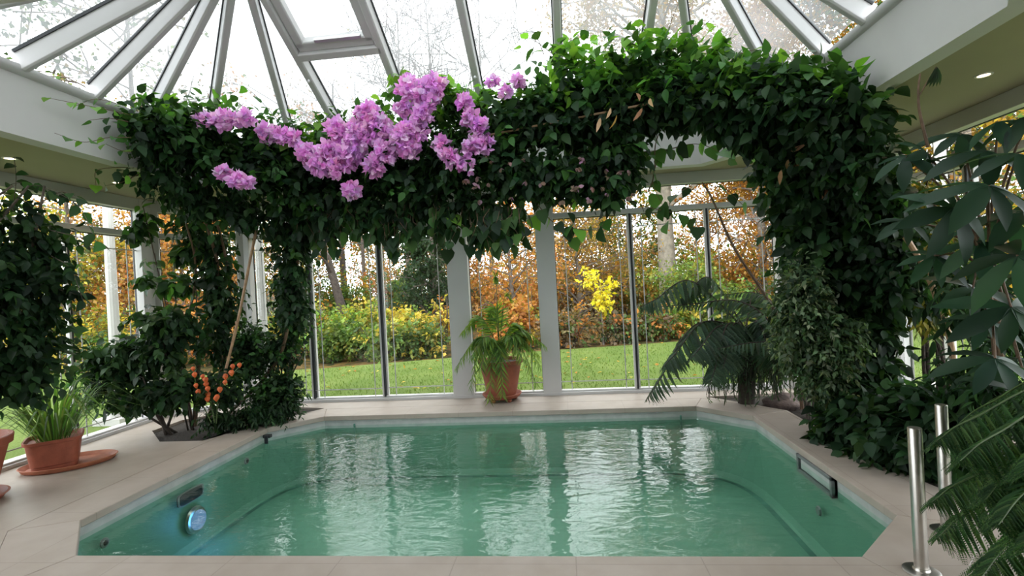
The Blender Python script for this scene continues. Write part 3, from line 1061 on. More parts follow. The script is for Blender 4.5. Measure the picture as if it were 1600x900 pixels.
# ---------------- the large-leaved climber from the right bed
V = empty('climbing_vine', at(1345, 700, 4.2) * [1, 1, 0], 'dense dark green climber rising from the right bed and arching over the pool', 'climbing plant')
L = Leaves(); st = MB()
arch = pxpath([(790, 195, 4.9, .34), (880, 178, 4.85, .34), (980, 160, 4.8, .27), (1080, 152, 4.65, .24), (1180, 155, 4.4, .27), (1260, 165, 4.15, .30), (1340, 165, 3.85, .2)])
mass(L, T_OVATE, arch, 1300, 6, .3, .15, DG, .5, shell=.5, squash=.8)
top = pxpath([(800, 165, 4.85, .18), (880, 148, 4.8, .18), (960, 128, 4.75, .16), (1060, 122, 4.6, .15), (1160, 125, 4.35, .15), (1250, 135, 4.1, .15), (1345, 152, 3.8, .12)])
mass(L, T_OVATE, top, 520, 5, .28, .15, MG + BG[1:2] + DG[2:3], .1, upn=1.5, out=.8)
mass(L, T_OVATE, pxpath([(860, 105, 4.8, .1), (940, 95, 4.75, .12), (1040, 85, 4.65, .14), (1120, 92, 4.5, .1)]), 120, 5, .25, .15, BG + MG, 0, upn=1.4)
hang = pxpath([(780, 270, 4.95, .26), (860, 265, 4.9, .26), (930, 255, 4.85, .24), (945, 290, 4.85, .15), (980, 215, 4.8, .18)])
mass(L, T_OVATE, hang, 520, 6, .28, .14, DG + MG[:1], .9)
colr = pxpath([(1240, 215, 4.5, .3), (1262, 280, 4.55, .34), (1290, 370, 4.6, .40), (1325, 470, 4.6, .40), (1350, 570, 4.5, .42)])
mass(L, T_OVATE, colr, 1500, 6, .3, .145, DG + ((.03, .075, .024),), .8, shell=.5)
mass(L, T_OVATE, pxpath([(1290, 205, 4.0, .3), (1350, 255, 4.0, .3), (1380, 350, 4.3, .32), (1400, 450, 4.2, .32)]), 700, 6, .28, .12, DG, .7)
mass(L, T_OVATE, pxpath([(1110, 175, 4.65, .1), (1150, 180, 4.5, .12), (1200, 215, 4.4, .14)]), 60, 6, .26, .15, DG, 1.3)
for pts in ([(1015, 60), (1005, 30), (1012, -5)], [(1060, 75), (1100, 40), (1135, 5), (1150, -15)], [(1040, 60), (1050, 30), (1060, 5)], [(870, 90), (845, 70), (825, 60), (812, 70)], [(900, 85), (890, 65), (925, 55)], [(850, 85), (838, 60), (830, 95)],
            [(1100, 85), (1130, 70), (1150, 55)], [(980, 80), (1000, 55), (1030, 45)], [(1140, 90), (1180, 78), (1210, 88)], [(1250, 100), (1280, 78), (1298, 75)], [(1340, 130), (1345, 110), (1355, 100)], [(1360, 140), (1385, 135), (1392, 128)]):
    shoot(L, st, T_OVATE, [at(x, y, 4.7) for x, y in pts], .08, .14, BG + MG, .004, .15)
for pts, s in (([(940, 240), (1030, 235), (1090, 225), (1140, 245)], .17), ([(1000, 190), (1030, 205), (1060, 190)], .16), ([(980, 280), (1000, 250), (1060, 230)], .16), ([(1030, 240), (1020, 285), (1035, 320)], .15), ([(1180, 240), (1190, 270), (1185, 300)], .15),
               ([(865, 305), (910, 310), (950, 300)], .14), ([(840, 320), (870, 350), (930, 360), (945, 345)], .15), ([(960, 300), (1000, 320), (1080, 340), (1090, 355)], .15), ([(900, 310), (890, 330), (895, 372)], .14),
               ([(1080, 290), (1050, 310), (1040, 350)], .14), ([(1120, 290), (1140, 300), (1160, 320)], .13), ([(760, 330), (790, 345), (830, 340)], .15), ([(700, 335), (720, 350), (755, 370)], .16), ([(1180, 330), (1195, 315), (1210, 350)], .15)):
    shoot(L, st, T_HEART, [at(x, y, 4.95) for x, y in pts], .10, s, DG + MG + BG[:1], .005, .8)
L.build('foliage', LEAF, V)
stems(st, [[at(1345, 700, 4.2) * [1, 1, 0], at(1330, 560, 4.4), at(1300, 400, 4.6), at(1250, 230, 4.6), at(1120, 150, 4.7), at(900, 170, 4.85)],
           [at(1360, 690, 4.3) * [1, 1, 0], at(1350, 520, 4.4), at(1310, 380, 4.55), at(1290, 200, 4.5)]], .024, .008)
stems(st, [[at(1255, 640, 5.3) * [1, 1, 0], at(1245, 555, 5.25), at(1200, 470, 5.2), at(1150, 390, 5.15), at(1115, 315, 5.1), at(1095, 285, 5.05)]], .022, .007, wob=.012)
stems(st, [[at(1010, 300, 4.95), at(1030, 220, 4.9), at(1028, 180, 4.85)]], .006, .004)
st.build('stems', STEMB, V, smooth=True)
# dry papery seed pods hanging under the arch
pods = Leaves(); m = 34
p = np.array([at(700 + 290 * rng.random(), 245 + 70 * rng.random(), 4.62) for _ in range(m)])
for k in range(4):
    a = nrm(rng.standard_normal((m, 3)) * .6 + [0, 0, -1.0])
    pods.put(T_BRACT, p, a, rng.standard_normal((m, 3)), .045 * (.7 + .5 * rng.random(m)), palette(((.26, .16, .13), (.30, .19, .17), (.22, .15, .11), (.38, .22, .30)), m))
tag(pods.build('dry_bracts', PETAL, V), kind='stuff')
dead = Leaves(); m = 26
p = np.array([at(x + rng.normal(0, 12), y + rng.normal(0, 14), 4.22) for x, y in ((1245, 230), (1250, 240), (1290, 270), (1290, 265), (1225, 215), (1445, 385), (1010, 158), (960, 172), (1390, 190)) for _ in range(3)][:m])
dead.put(T_LANCE, p, nrm(rng.standard_normal((m, 3)) * .5 + [0, 0, -1]), rng.standard_normal((m, 3)), .12, palette(((.32, .17, .09), (.4, .25, .15)), m))
dead.build('dead_leaves', LEAFS, V)
# bamboo canes carrying the climbers
c = MB(); c.tube([at(760, 212, 4.75), at(1065, 152, 4.55)], .011, 8)
tag(c.build('bamboo_cane', CANE, smooth=True), 'long bamboo cane lying along the arch among the leaves', 'cane')
c = MB(); pts = spline([at(344, 612, 4.95), at(372, 500, 5.05), at(392, 400, 5.1), at(404, 345, 5.15)], 16); c.tube(pts, .014 + .003 * (np.arange(16) % 4 == 0), 8)
tag(c.build('bamboo_cane', CANE, smooth=True), 'leaning bamboo cane above the orange lantern fruits in the left bed', 'cane')
c = MB(); pts = spline([at(1415, 370, 3.95), at(1445, 420, 3.95), at(1468, 480, 3.95), at(1487, 545, 3.95), at(1492, 640, 4.0)], 18); c.tube(pts, .020 + .004 * (np.arange(18) % 5 == 0), 8)
tag(c.build('bamboo_cane', CANE, smooth=True), 'reddish cane standing among the leaves of the right bed', 'cane')
for i, (a, b, lab) in enumerate((((890, 64), (985, -60), 'pale string from the arch up to the roof beside the third rafter'), ((1122, 90), (1175, -10), 'pale string from the right end of the arch up to the roof'), ((1235, 115), (1290, 60), 'thin white line between the roof and the right fascia'))):
    c = MB(); A_ = at(*a, 4.75); B_ = at(*b, 4.55)
    c.tube([A_, B_], .003, 5)
    tag(c.build('string', STRING), lab, 'string', 'strings holding the climbers')

# ---------------- left bed
def shrub(name, base, label, cat, paths, T, n, k, tl, size, cols, droop=.6, mat=LEAF, nst=5, sr=.014, tops=None, smat=None, extra=None, upn=.8, wide=None, shell=.5):
    E = empty(name, base, label, cat)
    L = Leaves()
    for i, p in enumerate(paths):
        mass(L, T, pxpath(p), n[i] if hasattr(n, '__len__') else n, k, tl, size, cols, droop, upn=upn, wide=wide, shell=shell)
    if extra: extra(L)
    L.build('foliage', mat, E)
    m = MB()
    tops = tops or [p[-1][:3] for p in paths]
    P0 = np.array(base)
    for i in range(nst):
        t = tops[i % len(tops)]
        e = at(*t) + rng.normal(0, .06, 3)
        s = P0 + np.array([rng.normal(0, .07), rng.normal(0, .05), -.03])
        q = spline([s, s * .6 + e * .4 + rng.normal(0, .04, 3), e], 14)
        m.tube(q, np.linspace(sr, sr * .5, 14), 7)
    m.build('stems', smat or BARKD, E, smooth=True)
    return E


def grd(px, py, z=-.03):
    d = ray(px, py); q = d * ((z - EYE) / d[2])
    return np.array([q[0], q[1], z])


shrub('fig_shrub', grd(262, 678), 'bushy dark broad-leaved shrub on thin stems at the left end of the left bed', 'shrub',
      [[(165, 570, 4.75, .22), (210, 545, 4.8, .26), (270, 545, 4.9, .26)], [(180, 610, 4.7, .17), (240, 610, 4.75, .2), (300, 600, 4.9, .22)], [(225, 500, 4.85, .2), (290, 500, 5.0, .2)]],
      T_OVATE, [230, 170, 140], 6, .26, .125, DG + ((.04, .085, .03),), .8, nst=6, tops=[(200, 560, 4.8), (260, 540, 4.85), (290, 520, 5.0), (240, 590, 4.75), (180, 600, 4.7)], sr=.016,
      extra=lambda L: mass(L, T_LANCE, pxpath([(150, 540, 4.7, .14), (150, 620, 4.65, .12)]), 50, 6, .26, .14, MG + DG, .5))
shrub('camellia_shrub', grd(430, 655), 'small-leaved glossy shrub at the right end of the left bed by the window', 'shrub',
      [[(430, 560, 5.6, .24), (460, 500, 5.65, .2), (455, 440, 5.7, .14)], [(450, 600, 5.5, .22), (410, 620, 5.45, .22)], [(395, 520, 5.6, .24), (380, 580, 5.5, .25)]],
      T_OVATE, [420, 330, 340], 6, .22, .085, DG + MG[:1], .4, nst=6, tops=[(440, 520, 5.6), (460, 480, 5.65), (420, 560, 5.5), (470, 560, 5.55)], sr=.012)
shrub('low_fern', grd(380, 668), 'low dark feathery ground plant along the edge of the left bed', 'plant',
      [[(330, 655, 5.0, .14), (380, 650, 5.1, .15), (430, 640, 5.25, .14), (460, 625, 5.5, .12)]], T_LANCE, [420], 7, .2, .085, DG + ((.022, .05, .02),), .6, nst=4, tops=[(380, 645, 5.1)], sr=.006)
shrub('rubber_plant', grd(300, 672), 'slender broad-leaved plant standing in front of the left corner post', 'plant',
      [[(222, 450, 5.15, .05), (232, 400, 5.2, .05)], [(262, 440, 5.2, .06), (300, 445, 5.25, .08)], [(225, 330, 5.2, .08), (215, 370, 5.2, .05)], [(300, 380, 5.2, .1), (280, 400, 5.2, .08)]], T_OVATE, [10, 22, 22, 26], 4, .2, .17, DG + MG, .9, nst=4,
      tops=[(222, 330, 5.2), (232, 400, 5.2), (275, 430, 5.2), (300, 380, 5.2)], sr=.010)
# winter-cherry with orange lanterns
E = empty('lantern_plant', grd(335, 672), 'winter cherry with papery orange lantern fruits in the left bed', 'plant')
L = Leaves(); mass(L, T_OVATE, pxpath([(300, 600, 4.9, .16), (340, 610, 4.9, .2), (370, 600, 4.95, .16)]), 110, 5, .2, .10, DG, .8)
L.build('foliage', LEAFS, E)
m = MB()
lp = [(300, 576), (304, 585), (318, 588), (321, 593), (322, 600), (323, 607), (310, 612), (326, 616), (324, 623), (345, 608), (340, 620), (352, 597), (354, 588), (362, 582), (365, 572), (376, 570), (308, 602), (338, 622)]
for path in ([(330, 660), (312, 620), (300, 570)], [(335, 660), (328, 620), (316, 584)], [(338, 662), (344, 610), (380, 566)]):
    m.tube(spline([at(x, y, 4.84) for x, y in path], 12), .005, 6)
lst = m.build('stems', STEMG, E, smooth=True)
LANT = plain('orange_lantern', (.56, .105, .02), .6, var=.25, scale=25)
for x, y in lp:
    c = at(x + rng.normal(0, 1), y, 4.70 + rng.normal(0, .02)); s = .020 + .006 * rng.random()
    MB().lathe([(0, s * 1.1), (s * .6, s * .85), (s, s * .2), (s * .9, -s * .4), (s * .45, -s * 1.1), (0, -s * 1.6)], c, 10, fn=lambda a: 1 + .12 * math.cos(5 * a)).build('lantern', LANT, lst, smooth=True)

# ---------------- right bed
shrub('variegated_fig', grd(1275, 655), 'small-leaved grey-green variegated shrub at the inner edge of the right bed', 'shrub',
      [[(1258, 425, 4.35, .22), (1255, 500, 4.35, .26), (1265, 570, 4.4, .26)], [(1300, 510, 4.3, .26), (1290, 600, 4.35, .24)]], T_SMALL, [1300, 900], 7, .2, .075, ((.12, .17, .10), (.05, .09, .04), (.20, .24, .16), (.03, .06, .03), (.07, .12, .06)), .7, nst=5, tops=[(1262, 430, 5.0), (1290, 500, 4.9)], mat=LEAFS)
shrub('aralia_shrub', grd(1370, 700), 'broad dark low shrub spilling over the edge of the right bed onto the paving', 'shrub',
      [[(1305, 655, 4.4, .18), (1335, 690, 4.2, .16), (1375, 705, 3.95, .18), (1425, 730, 3.65, .16)], [(1330, 640, 4.3, .28), (1390, 660, 4.0, .3), (1440, 690, 3.6, .24)], [(1430, 640, 3.9, .25), (1490, 670, 3.5, .2)]], T_OVATE, [420, 480, 330], 6, .26, .14, DG + ((.016, .04, .018),), .7, nst=7,
      tops=[(1310, 650, 4.2), (1380, 650, 4.0), (1430, 640, 3.8)], upn=.9)
shrub('golden_ficus', grd(1470, 660), 'narrow-leaved yellowish ficus against the right windows', 'shrub',
      [[(1430, 290, 4.6, .18), (1450, 360, 4.5, .25), (1470, 430, 4.4, .3), (1440, 480, 4.4, .22)], [(1395, 300, 4.7, .2), (1420, 420, 4.5, .25)]], T_LANCE, [460, 260], 7, .26, .11, ((.14, .14, .025), (.09, .11, .025), (.04, .07, .02), (.24, .19, .04)), .9, nst=6, tops=[(1430, 290, 4.6), (1470, 400, 4.4), (1440, 450, 4.4)], sr=.02)
# palmate money tree
PT = empty('money_tree', grd(1560, 690), 'tall plant with big hand-shaped leaves at the right edge', 'plant')
L = Leaves(); m = MB()
trunk_top = at(1545, 400, 3.15)
q = spline([grd(1560, 690), at(1560, 560, 3.2), trunk_top], 16); m.tube(q, np.linspace(.035, .02, 16), 8)
wh = [(1490, 325, 2.75, .33), (1415, 245, 3.2, .27), (1450, 240, 3.2, .2), (1540, 235, 3.0, .36), (1415, 345, 3.05, .23), (1545, 290, 2.7, .36), (1590, 240, 2.8, .3), (1590, 400, 2.6, .36), (1530, 380, 3.0, .3), (1580, 480, 2.8, .33), (1555, 560, 2.7, .30), (1600, 330, 2.9, .34),
      (1460, 400, 3.1, .24), (1520, 450, 3.1, .26), (1590, 560, 2.9, .3), (1500, 210, 3.2, .26), (1435, 300, 3.3, .22), (1610, 180, 3.0, .3), (1560, 190, 3.1, .24), (1570, 340, 3.0, .3), (1540, 500, 3.1, .24), (1610, 620, 2.7, .26)]
for x, y, Y, s in wh:
    h = at(x, y, Y)
    out_ = nrm(h - trunk_top + np.array([0, -.25, .1]))
    j = trunk_top + np.array([0, 0, -.15 + .25 * rng.random()])
    m.tube(spline([j, (j + h) / 2 + [0, 0, .06], h], 12), np.linspace(.009, .005, 12), 6)
    k = rng.integers(6, 8)
    ang = np.linspace(0, 2 * PI, k, endpoint=False) + rng.random() * 6
    nz = nrm(np.array([0, -.55, .8]) + .25 * rng.standard_normal(3))
    ax = nrm(np.cross(nz, [1, .1, .2])); ay = np.cross(nz, ax)
    d = np.cos(ang)[:, None] * ax + np.sin(ang)[:, None] * ay + np.array([0, 0, -.25])
    L.put(T_LEAFLET, np.repeat(h[None], k, 0), d, np.repeat(nz[None], k, 0), s * (.68 + .3 * rng.random(k)), palette(((.02, .05, .03), (.026, .062, .036), (.016, .04, .024)), k, .1), .98)
# curled new shoot against the soffit
sh = spline([at(1450, 230, 3.25), at(1437, 175, 3.25), at(1435, 140, 3.25), at(1438, 115, 3.25)], 14)
m.tube(sh, np.linspace(.009, .005, 14), 6)
m.tube(spline([at(1436, 150, 3.25), at(1452, 122, 3.22), at(1463, 105, 3.2)], 10), .004, 6)
L.put(T_LEAFLET, np.array([at(1463, 104, 3.2)] * 5), np.array([[.2 * i - .4, 0, -1] for i in range(5)]), np.array([[0, -1, .1]] * 5), .11, palette(DG, 5), .6)
L.build('foliage', LEAF, PT)
m.build('trunk', STEMB, PT, smooth=True)
shrub('spindle_shrub', grd(1540, 620), 'open narrow-leaved shrub before the right window stiles', 'shrub',
      [[(1500, 420, 3.6, .2), (1540, 470, 3.5, .28), (1590, 520, 3.3, .3)], [(1500, 590, 3.6, .22), (1560, 610, 3.3, .25)]], T_LANCE, [150, 150], 6, .26, .14, DG + MG[:1], .8, nst=6, tops=[(1520, 430, 3.5), (1580, 500, 3.3)], sr=.012)


# ---------------- ferns
def frond(L, stem, pts, npin, plen, cols, pin=14, r=.006, wide=.5, hang=.35, psz=.5, ribw=.1):
    """feathery frond: midrib through pts, pinnae both sides, each lined with fine leaflets"""
    p = spline(pts, 40)
    stem.tube(p, np.linspace(r, r * .25, 40), 6)
    s = np.linspace(.08, 1, npin); idx = np.linspace(0, 39, 40) / 39
    pos = np.stack([np.interp(s, idx, p[:, i]) for i in range(3)], 1)
    tn = nrm(np.gradient(pos, axis=0))
    up = nrm(np.array([0, 0, 1.0]) + tn * 0 + .05 * rng.standard_normal((npin, 3)))
    sd = nrm(np.cross(tn, up)); nz = np.cross(sd, tn)
    prof = np.sin(np.clip(s * .93 + .07, 0, 1) ** .75 * PI) ** .7 * plen + .02
    for sg in (-1, 1):
        d = nrm(sd * sg + tn * .45 - np.array([0, 0, hang]) + .06 * rng.standard_normal((npin, 3)))
        if pin < 2:
            L.put(T_PIN, pos, d, nz, prof, palette(cols, npin), wide)
            continue
        t = (np.arange(pin) + .5) / pin
        droop = -.25 * t ** 2
        P = pos[:, None] + d[:, None] * (t[None, :, None] * prof[:, None, None]) + np.array([0, 0, 1.0]) * (droop[None, :, None] * prof[:, None, None])
        sd2 = nrm(np.cross(d, nz))
        ln = np.repeat((prof[:, None] * psz * (1 - t[None]) ** .5 * .42 + .006), 1, 0)
        for s2 in (-1, 1):
            dd = nrm(sd2[:, None] * s2 + d[:, None] * .55 - np.array([0, 0, .1]))
            n = npin * pin
            L.put(T_DIA, P.reshape(n, 3), np.broadcast_to(dd, P.shape).reshape(n, 3), np.broadcast_to(nz[:, None], P.shape).reshape(n, 3), ln.reshape(n), palette(cols, n, .12), .75)
        # rib of each pinna
        L.put(T_LANCE, pos, d, nz, prof, palette(cols, npin), ribw)


FG = ((.028, .072, .024), (.038, .092, .028), (.022, .058, .021))
E = empty('large_fern', grd(1590, 900, 0), 'large fresh green feathery fern leaning in at the lower right', 'fern')
L = Leaves(); m = MB()
base = np.array([2.62, 2.38, .42])
m.tube([base * [1, 1, 0] + [0, 0, -.05], base - [0, 0, .2], base], [.07, .08, .06], 10)
tips = [((1462, 690, 2.15), .80), ((1455, 785, 2.05), .62), ((1500, 660, 2.45), .86), ((1530, 640, 2.7), .95), ((1465, 840, 2.2), .55), ((1535, 900, 1.75), .40), ((1580, 670, 2.1), .86), ((1600, 740, 1.75), .75), ((1560, 820, 1.7), .55), ((1500, 720, 1.9), .8), ((1490, 760, 2.55), .6), ((1600, 860, 1.6), .5), ((1640, 650, 2.6), 1.0), ((1540, 780, 1.85), .7)]
for (x, y, Y), zt in tips:
    t = at(x, y, Y)
    mid = (base * .55 + t * .45); mid[2] = max(base[2], t[2]) + .16 + .08 * rng.random()
    frond(L, m, [base, mid, t * .75 + mid * .25 + [0, 0, .03], t], 32, .20, FG + ((.07, .13, .045),), 22, psz=.15, hang=.8, ribw=.35)
L.build('fronds', LEAFS, E)
m.build('crown_stem', STEMG, E, smooth=True)

E = empty('tree_fern', grd(1165, 634), 'dark tree fern with a skirt of hanging strands by the back window', 'fern')
L = Leaves(); m = MB(); sk = MB()
b0 = grd(1165, 634); head = at(1165, 515, 5.62)
m.tube(spline([b0 + [0, 0, -.05], (b0 + head) / 2 + [.02, 0, 0], head], 10), [.085] * 4 + [.09, .095, .1, .1, .09, .07], 12)
TF = ((.05, .085, .055), (.035, .065, .04), (.07, .11, .08))
for (x, y, Y), up_ in (((1010, 625, 5.2), .12), ((1035, 575, 5.1), .16), ((1080, 560, 5.0), .1), ((1000, 480, 5.3), .3), ((1060, 470, 5.5), .28), ((1215, 520, 5.3), .15), ((1110, 600, 4.95), .12), ((1230, 560, 5.6), .1), ((1190, 480, 5.9), .2), ((1130, 575, 5.0), .12), ((1210, 570, 5.1), .12)):
    t = at(x, y, Y)
    mid = head * .5 + t * .5; mid[2] = max(head[2], t[2]) + up_ * .8
    frond(L, m, [head, mid, t * .7 + mid * .3, t], 24, .26, TF, 13, r=.009, hang=.6, psz=.2, ribw=.55)
for i in range(260):
    a = rng.random() * 2 * PI; r = .10 + .26 * rng.random()
    p0 = head + [.06 * math.cos(a), .06 * math.sin(a), -.02]
    p1 = head + [r * math.cos(a), r * math.sin(a) * .8, .02 - .05 * rng.random()]
    p2 = p1 + [.06 * math.cos(a), .05 * math.sin(a), -.18 - .15 * rng.random()]
    p3 = p2 + [rng.normal(0, .04), rng.normal(0, .03), -.16 - .28 * rng.random()]; p3[2] = max(p3[2], .03)
    sk.tube(spline([p0, p1, p2, p3], 10), np.linspace(.005, .0035, 10), 4, caps=False)
    L.put(T_LANCE, np.array([p2 * .5 + p1 * .5, p2, p3 * .5 + p2 * .5, p3]), rng.standard_normal((4, 3)) * .5 + [0, 0, -1], rng.standard_normal((4, 3)), .09, palette(TF, 4), .5)
L.build('fronds', LEAFS, E)
m.build('trunk', BARKD, E, smooth=True)
sk.build('skirt', plain('dry_fronds', (.045, .05, .028), .9, var=.4), E)
# long arching fern branch from the right bed
E = empty('arching_fern', grd(1262, 652), 'arching dark branch with feathery sprays reaching left over the tree fern', 'fern')
L = Leaves(); m = MB()
b0 = grd(1262, 652)
for pts in ([(1248, 575, 5.1), (1200, 500, 5.2), (1150, 470, 5.3), (1080, 475, 5.35), (1005, 482, 5.4)], [(1248, 580, 5.1), (1215, 540, 5.0), (1180, 535, 4.95), (1120, 545, 4.95)], [(1250, 570, 5.1), (1225, 500, 5.3), (1190, 460, 5.4), (1130, 460, 5.5)]):
    m.tube(spline([b0, at(*pts[0])], 6), .012, 6)
    frond(L, m, [at(*q) for q in pts], 30, .19, TF, 12, r=.011, hang=.4, psz=.2, ribw=.5)
L.build('fronds', LEAFS, E)
m.build('stems', BARKD, E, smooth=True)
rk = MB()
c0 = grd(1228, 640)
import bmesh
bm = bmesh.new(); bmesh.ops.create_icosphere(bm, subdivisions=4, radius=1)
for v in bm.verts:
    q = np.array(v.co); f = 1 + .12 * math.sin(3 * q[0] + 1) + .10 * math.sin(5 * q[1]) + .08 * math.sin(7 * q[2] + 2 * q[0])
    v.co = Vector((c0[0] + q[0] * f * .20, c0[1] + .1 + q[1] * f * .14, c0[2] + .03 + q[2] * f * .10))
rk.add([tuple(v.co) for v in bm.verts], [tuple(v.index for v in f.verts) for f in bm.faces]); bm.free()
tag(rk.build('rock', ROCK, smooth=True, sharp=80), 'rough reddish stone lying in the right bed below the fern', 'rock')

# ---------------- palm in the central pot
def pot_profile(r, h, rim=.05):
    return [(0, 0), (r * .62, 0), (r * .66, .01), (r * .93, h - rim), (r * .95, h - rim), (r * 1.0, h - rim + .008), (r * 1.02, h - .006), (r * 1.0, h), (r * .93, h), (r * .90, h - .03), (r * .86, h - .06), (0, h - .055)]


pc = np.array([-.80, 6.09, 0]); PB_ = .075
E = empty('potted_palm', pc + [0, 0, PB_], 'feathery dwarf palm in a terracotta pot before the middle window', 'potted plant')
ph = .43
MB().lathe(pot_profile(.275, ph, .05), pc + [0, 0, PB_], 40).build('pot', TERRA, E, smooth=True, sharp=35)
MB().lathe([(0, ph - .052), (.24, ph - .05), (.235, ph - .04), (0, ph - .025)], pc + [0, 0, PB_], 28).build('soil', SOIL, E)
L = Leaves(); m = MB()
hd0 = pc + [0, 0, PB_ + ph + .10]
m.tube([pc + [0, 0, PB_ + ph - .05], pc + [0, 0, PB_ + ph + .03], hd0], [.045, .05, .03], 10)
PG = ((.12, .22, .05), (.16, .26, .06), (.09, .17, .05), (.20, .28, .06))
for k, (x, y, Y, rise) in enumerate([(712, 575, 5.9, .30), (735, 560, 5.75, .34), (722, 520, 6.1, .36), (748, 590, 5.7, .28), (765, 625, 5.68, .18), (785, 618, 5.66, .16), (815, 560, 5.75, .34), (845, 575, 5.9, .34), (838, 600, 5.8, .28), (852, 540, 6.05, .36), (830, 530, 6.1, .38), (800, 470, 6.1, .1), (775, 440, 6.05, .1), (770, 500, 6.2, .3), (735, 605, 5.85, .26), (842, 555, 6.0, .3)]):
    t = at(x, y, Y)
    mid = hd0 * .45 + t * .55; mid[2] = max(hd0[2], t[2]) + rise * .55
    p = spline([hd0, (hd0 + mid) / 2 + [0, 0, .07], mid, t], 40)
    m.tube(p, np.linspace(.007, .002, 40), 5)
    npn = 52
    s = np.linspace(.22, 1, npn); idx = np.linspace(0, 1, 40)
    pos = np.stack([np.interp(s, idx, p[:, i]) for i in range(3)], 1); tn = nrm(np.gradient(pos, axis=0))
    sd = nrm(np.cross(tn, np.array([0, .2, 1.0]) + .15 * rng.standard_normal((npn, 3))))
    spear = y < 480
    for sg in (-1, 1):
        L.put(T_PIN, pos[26 if spear else 0:], (sd * sg * .8 + tn * (1.6 if spear else .7) + [0, 0, 0 if spear else -.5])[26 if spear else 0:] + .05 * rng.standard_normal((26 if spear else npn, 3)), np.cross(sd, tn)[26 if spear else 0:], ((.08 if spear else .19) * np.sin((s * .85 + .1) * PI) ** .5 + .03)[26 if spear else 0:], palette(PG, 26 if spear else npn), .55)
L.build('fronds', LEAFS, E)
m.build('crown', STEMG, E, smooth=True)
E = empty('pot_trolley', pc, 'round terracotta saucer on castors under the central palm pot', 'plant saucer')
sau = MB().lathe([(0, .052), (.17, .052), (.20, .056), (.235, .095), (.242, .095), (.245, .088), (.215, .05), (.19, .04), (0, .04)], pc, 36).build('saucer', TERRA, E, smooth=True)
for k in range(5):
    a = 2 * PI * k / 5 + .35
    q = pc + [.165 * math.cos(a), .165 * math.sin(a), 0]
    c = MB().lathe([(0, 0), (.018, .002), (.028, .014), (.030, .026), (.022, .038), (.012, .042)], q, 14)
    c.build('castor', TERRA, sau, smooth=True)

# ---------------- potted plants at the left edge
pc = np.array([-4.55, 3.98, 0])
E = empty('saucer', pc + [.04, .05, 0], 'oval terracotta saucer under the square pot of strappy leaves', 'plant saucer')
MB().lathe([(0, .0), (.88, .0), (.95, .01), (1.0, .04), (1.02, .042), (1.0, .046), (.95, .036), (.88, .014), (0, .012)], pc + [.06, .07, 0], 40, sx=.34, sy=.24, rot=.65).build('dish', TERRA2, E, smooth=True)
E = empty('potted_lily', pc + [0, 0, .013], 'strap-leaved green plant in a rounded square terracotta pot near the left window', 'potted plant')
sq = lambda a: 1.0 / (abs(math.cos(a)) ** 5 + abs(math.sin(a)) ** 5) ** .2
r, h = .19, .27
MB().lathe([(0, 0), (r * .78, 0), (r * .80, .01), (r * .80, .045), (r * .84, .05), (r * .97, h - .03), (r * 1.04, h - .025), (r * 1.06, h), (r * .99, h), (r * .92, h - .03), (0, h - .03)], pc + [0, 0, .013], 48, rot=.75, fn=sq).build('pot', TERRA, E, smooth=True, sharp=35)
L = Leaves()
for i in range(170):
    a = rng.random() * 2 * PI; rr = .12 * rng.random() ** .5
    p0 = pc + [rr * math.cos(a), rr * math.sin(a), h - .03]
    tall = .28 + .40 * rng.random()
    lean = .12 + .6 * rng.random()
    p1 = p0 + [lean * .45 * math.cos(a), lean * .45 * math.sin(a), tall * .75]
    p2 = p0 + [lean * 1.1 * math.cos(a), lean * 1.1 * math.sin(a), tall * (1.0 - lean * .9)]
    q = spline([p0, p1, p2], 9)
    tt = nrm(np.gradient(q, axis=0)); sd = nrm(np.cross(tt, [math.cos(a), math.sin(a), .3]))
    w_ = .62 * np.array([.006, .009, .011, .011, .011, .010, .008, .005, .0005])[:, None]
    V_ = np.concatenate([q - sd * w_, q + sd * w_]); 
    L.V.append(V_); f = [(k, k + 1, 9 + k + 1, 9 + k) for k in range(8)]
    L.F.append((np.array([L.nv]), f)); L.C.append(np.repeat(palette(((.06, .12, .03), (.08, .155, .035), (.045, .09, .025), (.11, .16, .05)), 1), 18, 0)); L.nv += 18
L.build('leaves', LEAFS, E)

pc = np.array([-4.50, 3.18, 0])
E = empty('saucer', pc, 'round terracotta saucer under the large pot cut by the left edge', 'plant saucer')
MB().lathe([(0, 0), (.25, 0), (.27, .01), (.30, .05), (.31, .05), (.28, .0), ][:5] + [(.295, .055), (.265, .02), (0, .018)], pc, 36).build('dish', TERRA, E, smooth=True)
E = empty('potted_fig', pc + [0, 0, .02], 'tall dark-leaved weeping fig in a large terracotta pot at the left edge', 'potted plant')
MB().lathe(pot_profile(.34, .46, .07), pc + [0, 0, .02], 40).build('pot', TERRA, E, smooth=True, sharp=35)
MB().lathe([(0, .40), (.29, .405), (.285, .415), (0, .43)], pc + [0, 0, .02], 28).build('soil', SOIL, E)
m = MB(); L = Leaves()
for k in range(3):
    q = spline([pc + [.04 * k - .04, .03 * k, .4], pc + [.06 * k - .06, .1 * k - .1, 1.0], pc + [.25 * k - .15, .2 * k - .1, 1.75], at(20 + 25 * k, 290, 3.4)], 20); m.tube(q, np.linspace(.022, .008, 20), 8)
mass(L, T_OVATE, pxpath([(15, 340, 3.4, .26), (20, 400, 3.4, .30), (10, 480, 3.35, .34), (15, 560, 3.35, .30), (5, 605, 3.3, .18)]), 310, 6, .26, .11, DG, .9, shell=.6)
mass(L, T_OVATE, pxpath([(70, 350, 3.55, .2), (85, 420, 3.55, .2), (80, 500, 3.5, .2), (60, 560, 3.5, .18), (50, 590, 3.5, .12)]), 120, 6, .24, .11, DG, .9)
